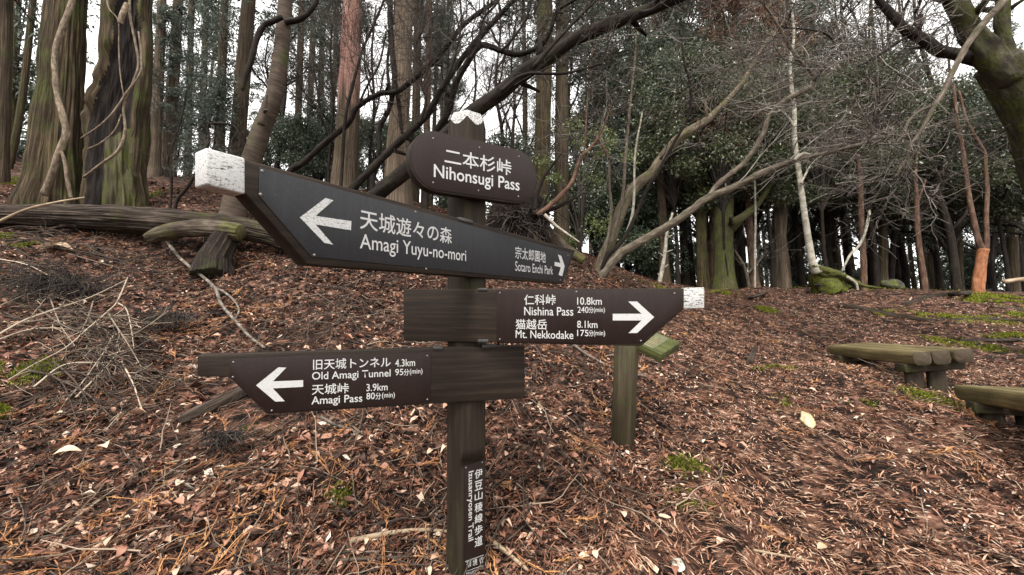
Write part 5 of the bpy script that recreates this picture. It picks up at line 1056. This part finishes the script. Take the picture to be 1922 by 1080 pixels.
stew('slim red-brown tree bending left, midway between the white and orange trunks', 9.4, [[(1736, 552, 13), (1735, 530, 12), (1729, 489, 11), (1723, 442, 10), (1721, 400, 9), (1720, 363, 8), (1718, 320, 6), (1724, 270, 5)], [(1721, 385, 5), (1730, 360, 4), (1738, 338, 3)]], 'bark_redtan')
rs_, _ = stew('reddish slim trunk with a pale curved limb behind the white trunk root', 10.2, [[(1622, 545, 13), (1621, 500, 12), (1619, 457, 11), (1616, 394, 10), (1615, 340, 9), (1610, 290, 7)]], 'bark_redtan')
limb([(1580, 510, 4), (1595, 480, 5), (1612, 462, 6), (1622, 440, 6), (1630, 410, 6), (1632, 395, 5)], rs_, 'bark_pale', 10.1)
cedar('cedar_tree', 'grey straight trunk with even bark right of the reddish slim trunk', 'tree', [(1658, 548, 19), (1657, 470, 18), (1656, 400, 17), (1655, 300, 16)], 'cedar', 11.5, z_end=12)
cedar('cedar_tree', 'dark brown trunk between the reddish slim trunk and the grey straight one', 'tree', [(1641, 548, 14), (1640, 400, 13), (1640, 300, 12)], 'bark_dark', 12.5, z_end=12)
cedar('leaning_tree', 'dark trunk leaning right beyond the crest, right of the grey straight one', 'tree', [(1672, 548, 13), (1678, 450, 12), (1694, 394, 10), (1712, 341, 9), (1722, 280, 7)], 'bark_dark', 11.8, z_end=9, flare=.1)
cedar('cedar_tree', 'brown trunk behind the left stem of the orange-barked tree', 'tree', [(1803, 550, 14), (1801, 450, 13), (1800, 350, 12)], 'cedar', 13, z_end=12)
bd_ = cedar('cedar_tree', 'broad dim trunk at the right edge behind the mossy slope', 'tree', [(1902, 545, 26), (1900, 450, 24), (1896, 380, 22), (1892, 250, 20)], 'cedar', 12, z_end=12)
limb([(1938, 450, 7), (1922, 420, 7), (1915, 405, 6), (1902, 388, 5), (1893, 375, 3)], bd_, 'bark_pale', 11.8)
bare('pale_sapling', 'pale crooked dead stem beyond the ridge below the long limb', [(1232, 560, 8), (1240, 520, 8), (1247, 480, 7), (1252, 440, 6), (1262, 400, 4)], 'bark_pale', 10.0, (), dict(n=6, l=.6, r=.006, lv=2), twmat='twig')
bare('pale_sapling', 'thin pale upright stem between the mossy green and twisted trunks', [(1417, 552, 4), (1417, 470, 4), (1418, 400, 4), (1416, 320, 3)], 'bark_pale', 10.0, (), dict(n=6, l=.6, r=.005, lv=2), twmat='twig')
bare('bare_sapling', 'low crooked grey sapling left of the twisted light trunk', [(1408, 552, 7), (1400, 510, 6), (1385, 480, 5), (1370, 462, 3)], 'bark_grey', 10.5, [[(1402, 515, 5), (1425, 490, 4), (1440, 470, 3)]], dict(n=10, l=.7, r=.006, lv=2), twmat='twig')

# ------------------------------------------------------------------ evergreen trees and undergrowth behind (copies of a few kinds)
def proto(name, label, cat, group, crown, trunk_h, r0, zc, mat='bark_dark', wander=.25, seed=1):
    r = np.random.default_rng(seed); t = thing(name, (0, 0, 0), label, cat, group); n = 16
    P = np.stack([np.cumsum(r.normal(0, wander / n, n)), np.cumsum(r.normal(0, wander / n, n)), np.linspace(-.6, trunk_h, n)], -1); P[:, :2] -= P[1, :2]
    mb = MB(); P, R = smooth(P, r0 * np.linspace(1, .35, n), 30); R = R * (1 + .4 * np.exp(-np.clip(P[:, 2], 0, 9) / .4)); tube(mb, P, R, 14, disp=rough_disp(seed * 2.7, .08, .04)); mb.build('trunk', M[mat], t)
    a, b = crown; c = place('crown', a, t, (0, 0, zc)); q = bpy.data.objects.new('branches', b); C.objects.link(q); q.parent = c
    return t
E1 = proto('evergreen_tree', '', 'tree', '', broad_crown(41, 6.2, 2.9, 40, 520), 7.0, .13, 1.6, seed=2)
E2 = proto('evergreen_tree', '', 'tree', '', broad_crown(42, 8.2, 2.6, 56, 560), 8.0, .12, 3.4, seed=3)
E5 = proto('evergreen_tree', '', 'tree', '', broad_crown(49, 4.2, 2.2, 34, 560, mat='broad_olive'), 5.5, .06, 2.2, seed=12)
E3 = proto('evergreen_bush', '', 'bush', '', broad_crown(43, 2.6, 1.4, 26, 420, leaf=(.08, .036)), 2.0, .04, .15, seed=4)
F1 = proto('conifer', '', 'tree', '', cedar_crown(44, 11.0, 2.6, 120, ns=20), 14, .16, 3.0, 'cedar', seed=5)
F2 = proto('far_cedar', '', 'tree', '', cedar_crown(45, 6.0, 1.5, 46, ns=15), 17, .15, 9.0, 'cedar', seed=6)
F3 = proto('conifer', '', 'tree', '', cedar_crown(46, 4.2, 1.3, 60, ns=18, leaf=(.13, .035)), 4.4, .05, .3, 'bark_dark', seed=7)
LB = proto('light_bush', '', 'bush', '', broad_crown(47, 3.2, 1.3, 18, 150, leaf=(.07, .035), mat='brightleaf', hollow=.2), 2.4, .03, .3, seed=8)
BN = proto('dead_conifer', '', 'tree', '', cedar_crown(48, 6.0, 1.8, 70, mat='brown_needle', leaf=(.15, .02)), 8.5, .09, 3.2, 'bark_redtan', seed=9)
def bare_proto():
    t = thing('bare_tree', (0, 0, 0), '', 'tree', ''); r = np.random.default_rng(55); P = spline(np.array([[0, 0, -.5], [.05, 0, 1.5], [-.1, .1, 3.2], [.15, 0, 5.2], [.0, .1, 7.5], [.2, 0, 10]]), 40)
    mb = MB(); tube(mb, P, np.linspace(.10, .02, 40), 10, disp=rough_disp(3, .1)); lim = [P]
    for k in range(9):
        z = 8 + 3 * k; a = r.uniform(0, 6.28); q = walk(P[z][None], np.array([[math.cos(a), math.sin(a), 1.1]]), [r.uniform(1.6, 3.4)], 14, .13, r, .03)[0]; tube(mb, q, np.linspace(.04, .012, 14), 6); lim.append(q)
    mb.build('trunk', M['bark_dark'], t); mb = MB(); twig_system(mb, lim, r, 11, 1.3, 3, .013, (5, 4), flat=.1, up=.05, amin=.25); mb.build('twigs', M['twig_dark'], t); return t
BT = bare_proto()
used = set()
def put(p, px, d, rz, sc, label, group=None, dz=0.0, z=None):
    x = (px - 961) / FPX * d; g = H(x, d)[0]; loc = (x, d, (g if z is None else z) + dz)
    if p.name not in used: used.add(p.name); o = p; o.location = loc; o.rotation_euler = (0, 0, rz); o.scale = (sc,) * 3
    else: o = copy_tree(p, loc, rz, sc)
    o['label'] = label
    if group: o['group'] = group
    elif 'group' in o: del o['group']
    return o
r = np.random.default_rng(99)
gE = 'glossy evergreen trees behind the crest'; lE = 'dense dark glossy-leaved evergreen tree among others behind the crest'
for px, d, sc in [(1245, 13.0, .95), (1330, 15, 1.05), (1420, 13.5, .9), (1500, 16, 1.1), (1565, 13.5, .95), (1640, 16.5, 1.1), (1705, 13.6, .95), (1770, 15, 1.0), (1800, 11.5, .8), (1870, 15.5, 1.05), (1930, 12.5, .95), (2010, 14, 1.1), (1160, 15, 1.0), (1975, 10, .8)]: put(E1, px, d, r.uniform(0, 6.28), sc, lE, gE)
gE2 = 'high-crowned evergreens above the crest'; lE2 = 'high-crowned dark evergreen whose leaves fill the canopy right of the sign'
for px, d, sc in [(1290, 11.8, 1.0), (1400, 12.0, 1.0), (1510, 12.6, .95), (1210, 12.8, 1.0), (1600, 13.6, .8)]: put(E2, px, d, r.uniform(0, 6.28), sc, lE2, gE2)
gE5 = 'slender evergreens just beyond the crest'; lE5 = 'slender dark evergreen just beyond the crest, its leaves hiding the trunk tops'
for px, d, sc in [(1275, 10.8, 1.0), (1370, 10.0, .95), (1455, 10.2, .9), (1560, 10.4, .95), (1650, 10.8, 1.0), (1745, 10.6, .9), (1900, 10.5, .9)]: put(E5, px, d, r.uniform(0, 6.28), sc, lE5, gE5)
gF = 'feathery conifers right of the sign'; lF = 'dark feathery conifer rising among others right of the name board'
for px, d, sc in [(1130, 12.5, .95), (1205, 14.5, 1.1), (1300, 16.5, 1.15), (1390, 15.5, 1.1), (1250, 10.9, .85), (1500, 18, 1.1)]: put(F1, px, d, r.uniform(0, 6.28), sc, lF, gF)
gN = 'tall thin cedars crowding the slope behind'; lN = 'tall thin cedar lost in the crowded grove on the far slope behind'
for k in range(22):
    px = r.uniform(-150, 1120); d = r.uniform(15, 27); put(F2, px, d, r.uniform(0, 6.28), r.uniform(.8, 1.15), lN, gN)
gR = 'thin dark trunks beyond the crest'; lR = 'thin dark cedar trunk far beyond the crest at right'
for k in range(30): put(F2, r.uniform(1150, 2150), r.uniform(14, 28), r.uniform(0, 6.28), r.uniform(.6, .95), lR, gR)
put(F3, 372, 8.8, 1.0, .62, 'bushy dark young conifer between the hollow trunk and the grey board')
put(F3, 300, 12, 2.0, .7, 'young conifer half hidden behind the trunks right of the hollow trunk')
gB = 'evergreen bushes under the far trunks'; lB = 'dark evergreen bush under the far trunks behind the ridge'
for px, d, sc in [(575, 15, 1.0), (690, 11, .8), (715, 14, 1.1), (850, 12, .9), (940, 13, 1.1), (1090, 11, .9), (1120, 12.5, 1.2), (1165, 11.5, 1.0), (1200, 12, 1.1), (1235, 11.6, .9), (1180, 14, 1.4), (620, 17, 1.1), (530, 11.5, .75), (590, 13, 1.0), (480, 13, .9), (1000, 12, 1.0), (640, 12.5, .8), (765, 12, .9), (545, 17, 1.4), (230, 12, 1.0), (-40, 10, 1.0)]: put(E3, px, d, r.uniform(0, 6.28), sc, lB, gB)
gC = 'low evergreen bushes beyond the crest at right'; lC = 'low evergreen bush beyond the crest at right'
for k in range(13): put(E3, r.uniform(1200, 2080), r.uniform(13.5, 19), r.uniform(0, 6.28), r.uniform(.8, 1.4), lC, gC)
gT = 'leafless trees against the sky'; lT = 'thin leafless tree with fine dark twigs against the sky behind the sign'
for px, d, sc in [(500, 12, .9), (612, 12, .8), (715, 14, 1.0), (835, 15, 1.0), (935, 12.5, .9), (1080, 13, 1.0), (990, 17, 1.2)]: put(BT, px, d, r.uniform(0, 6.28), sc, lT, gT)
gU = 'leafless trees above the crest at right'; lU = 'thin leafless tree with fine dark twigs above the crest at right'
for px, d, sc in [(1560, 12.5, 1.2), (1650, 11, 1.1), (1740, 13, 1.2), (1800, 10, 1.0), (1690, 15, 1.3)]: put(BT, px, d, r.uniform(0, 6.28), sc, lU, gU)
put(LB, 1092, 9.0, .5, .95, 'light green thin-leaved bush behind the reddish-barked dead branch')
put(LB, 880, 10, 2, .6, 'light green thin-leaved bush low behind the name board')
put(BN, 1420, 10.5, .4, 1.15, 'dead brown-needled conifer high above the crest')
put(BN, 1480, 12, 2.4, 1.2, 'second dead brown-needled conifer, higher and farther right')
# far wooded hillside, one mass
def far_wood():
    mb = MB(); r = np.random.default_rng(12); n = 52000; a = np.radians(r.uniform(-64, 64, n)); R = r.uniform(30, 46, n); x, y = np.sin(a) * R, np.cos(a) * R
    lump = vnoise(np.stack([a * 14, R * .25, a * 0], -1)); z = H(x, y) + r.random(n) ** .8 * np.where(a < .05, .6 + 2.2 * lump, 1.0 + 5.5 * lump) 
    D = r.normal(0, 1, (n, 3)); leaves(mb, np.stack([x, y, z], -1), D, r.uniform(.25, .5, n), r.uniform(.1, .2, n), r); return mb.build('far_wood', M['farleaf'])
tag(far_wood(), 'distant dark wood showing between the trunks', 'wood', kind='stuff')
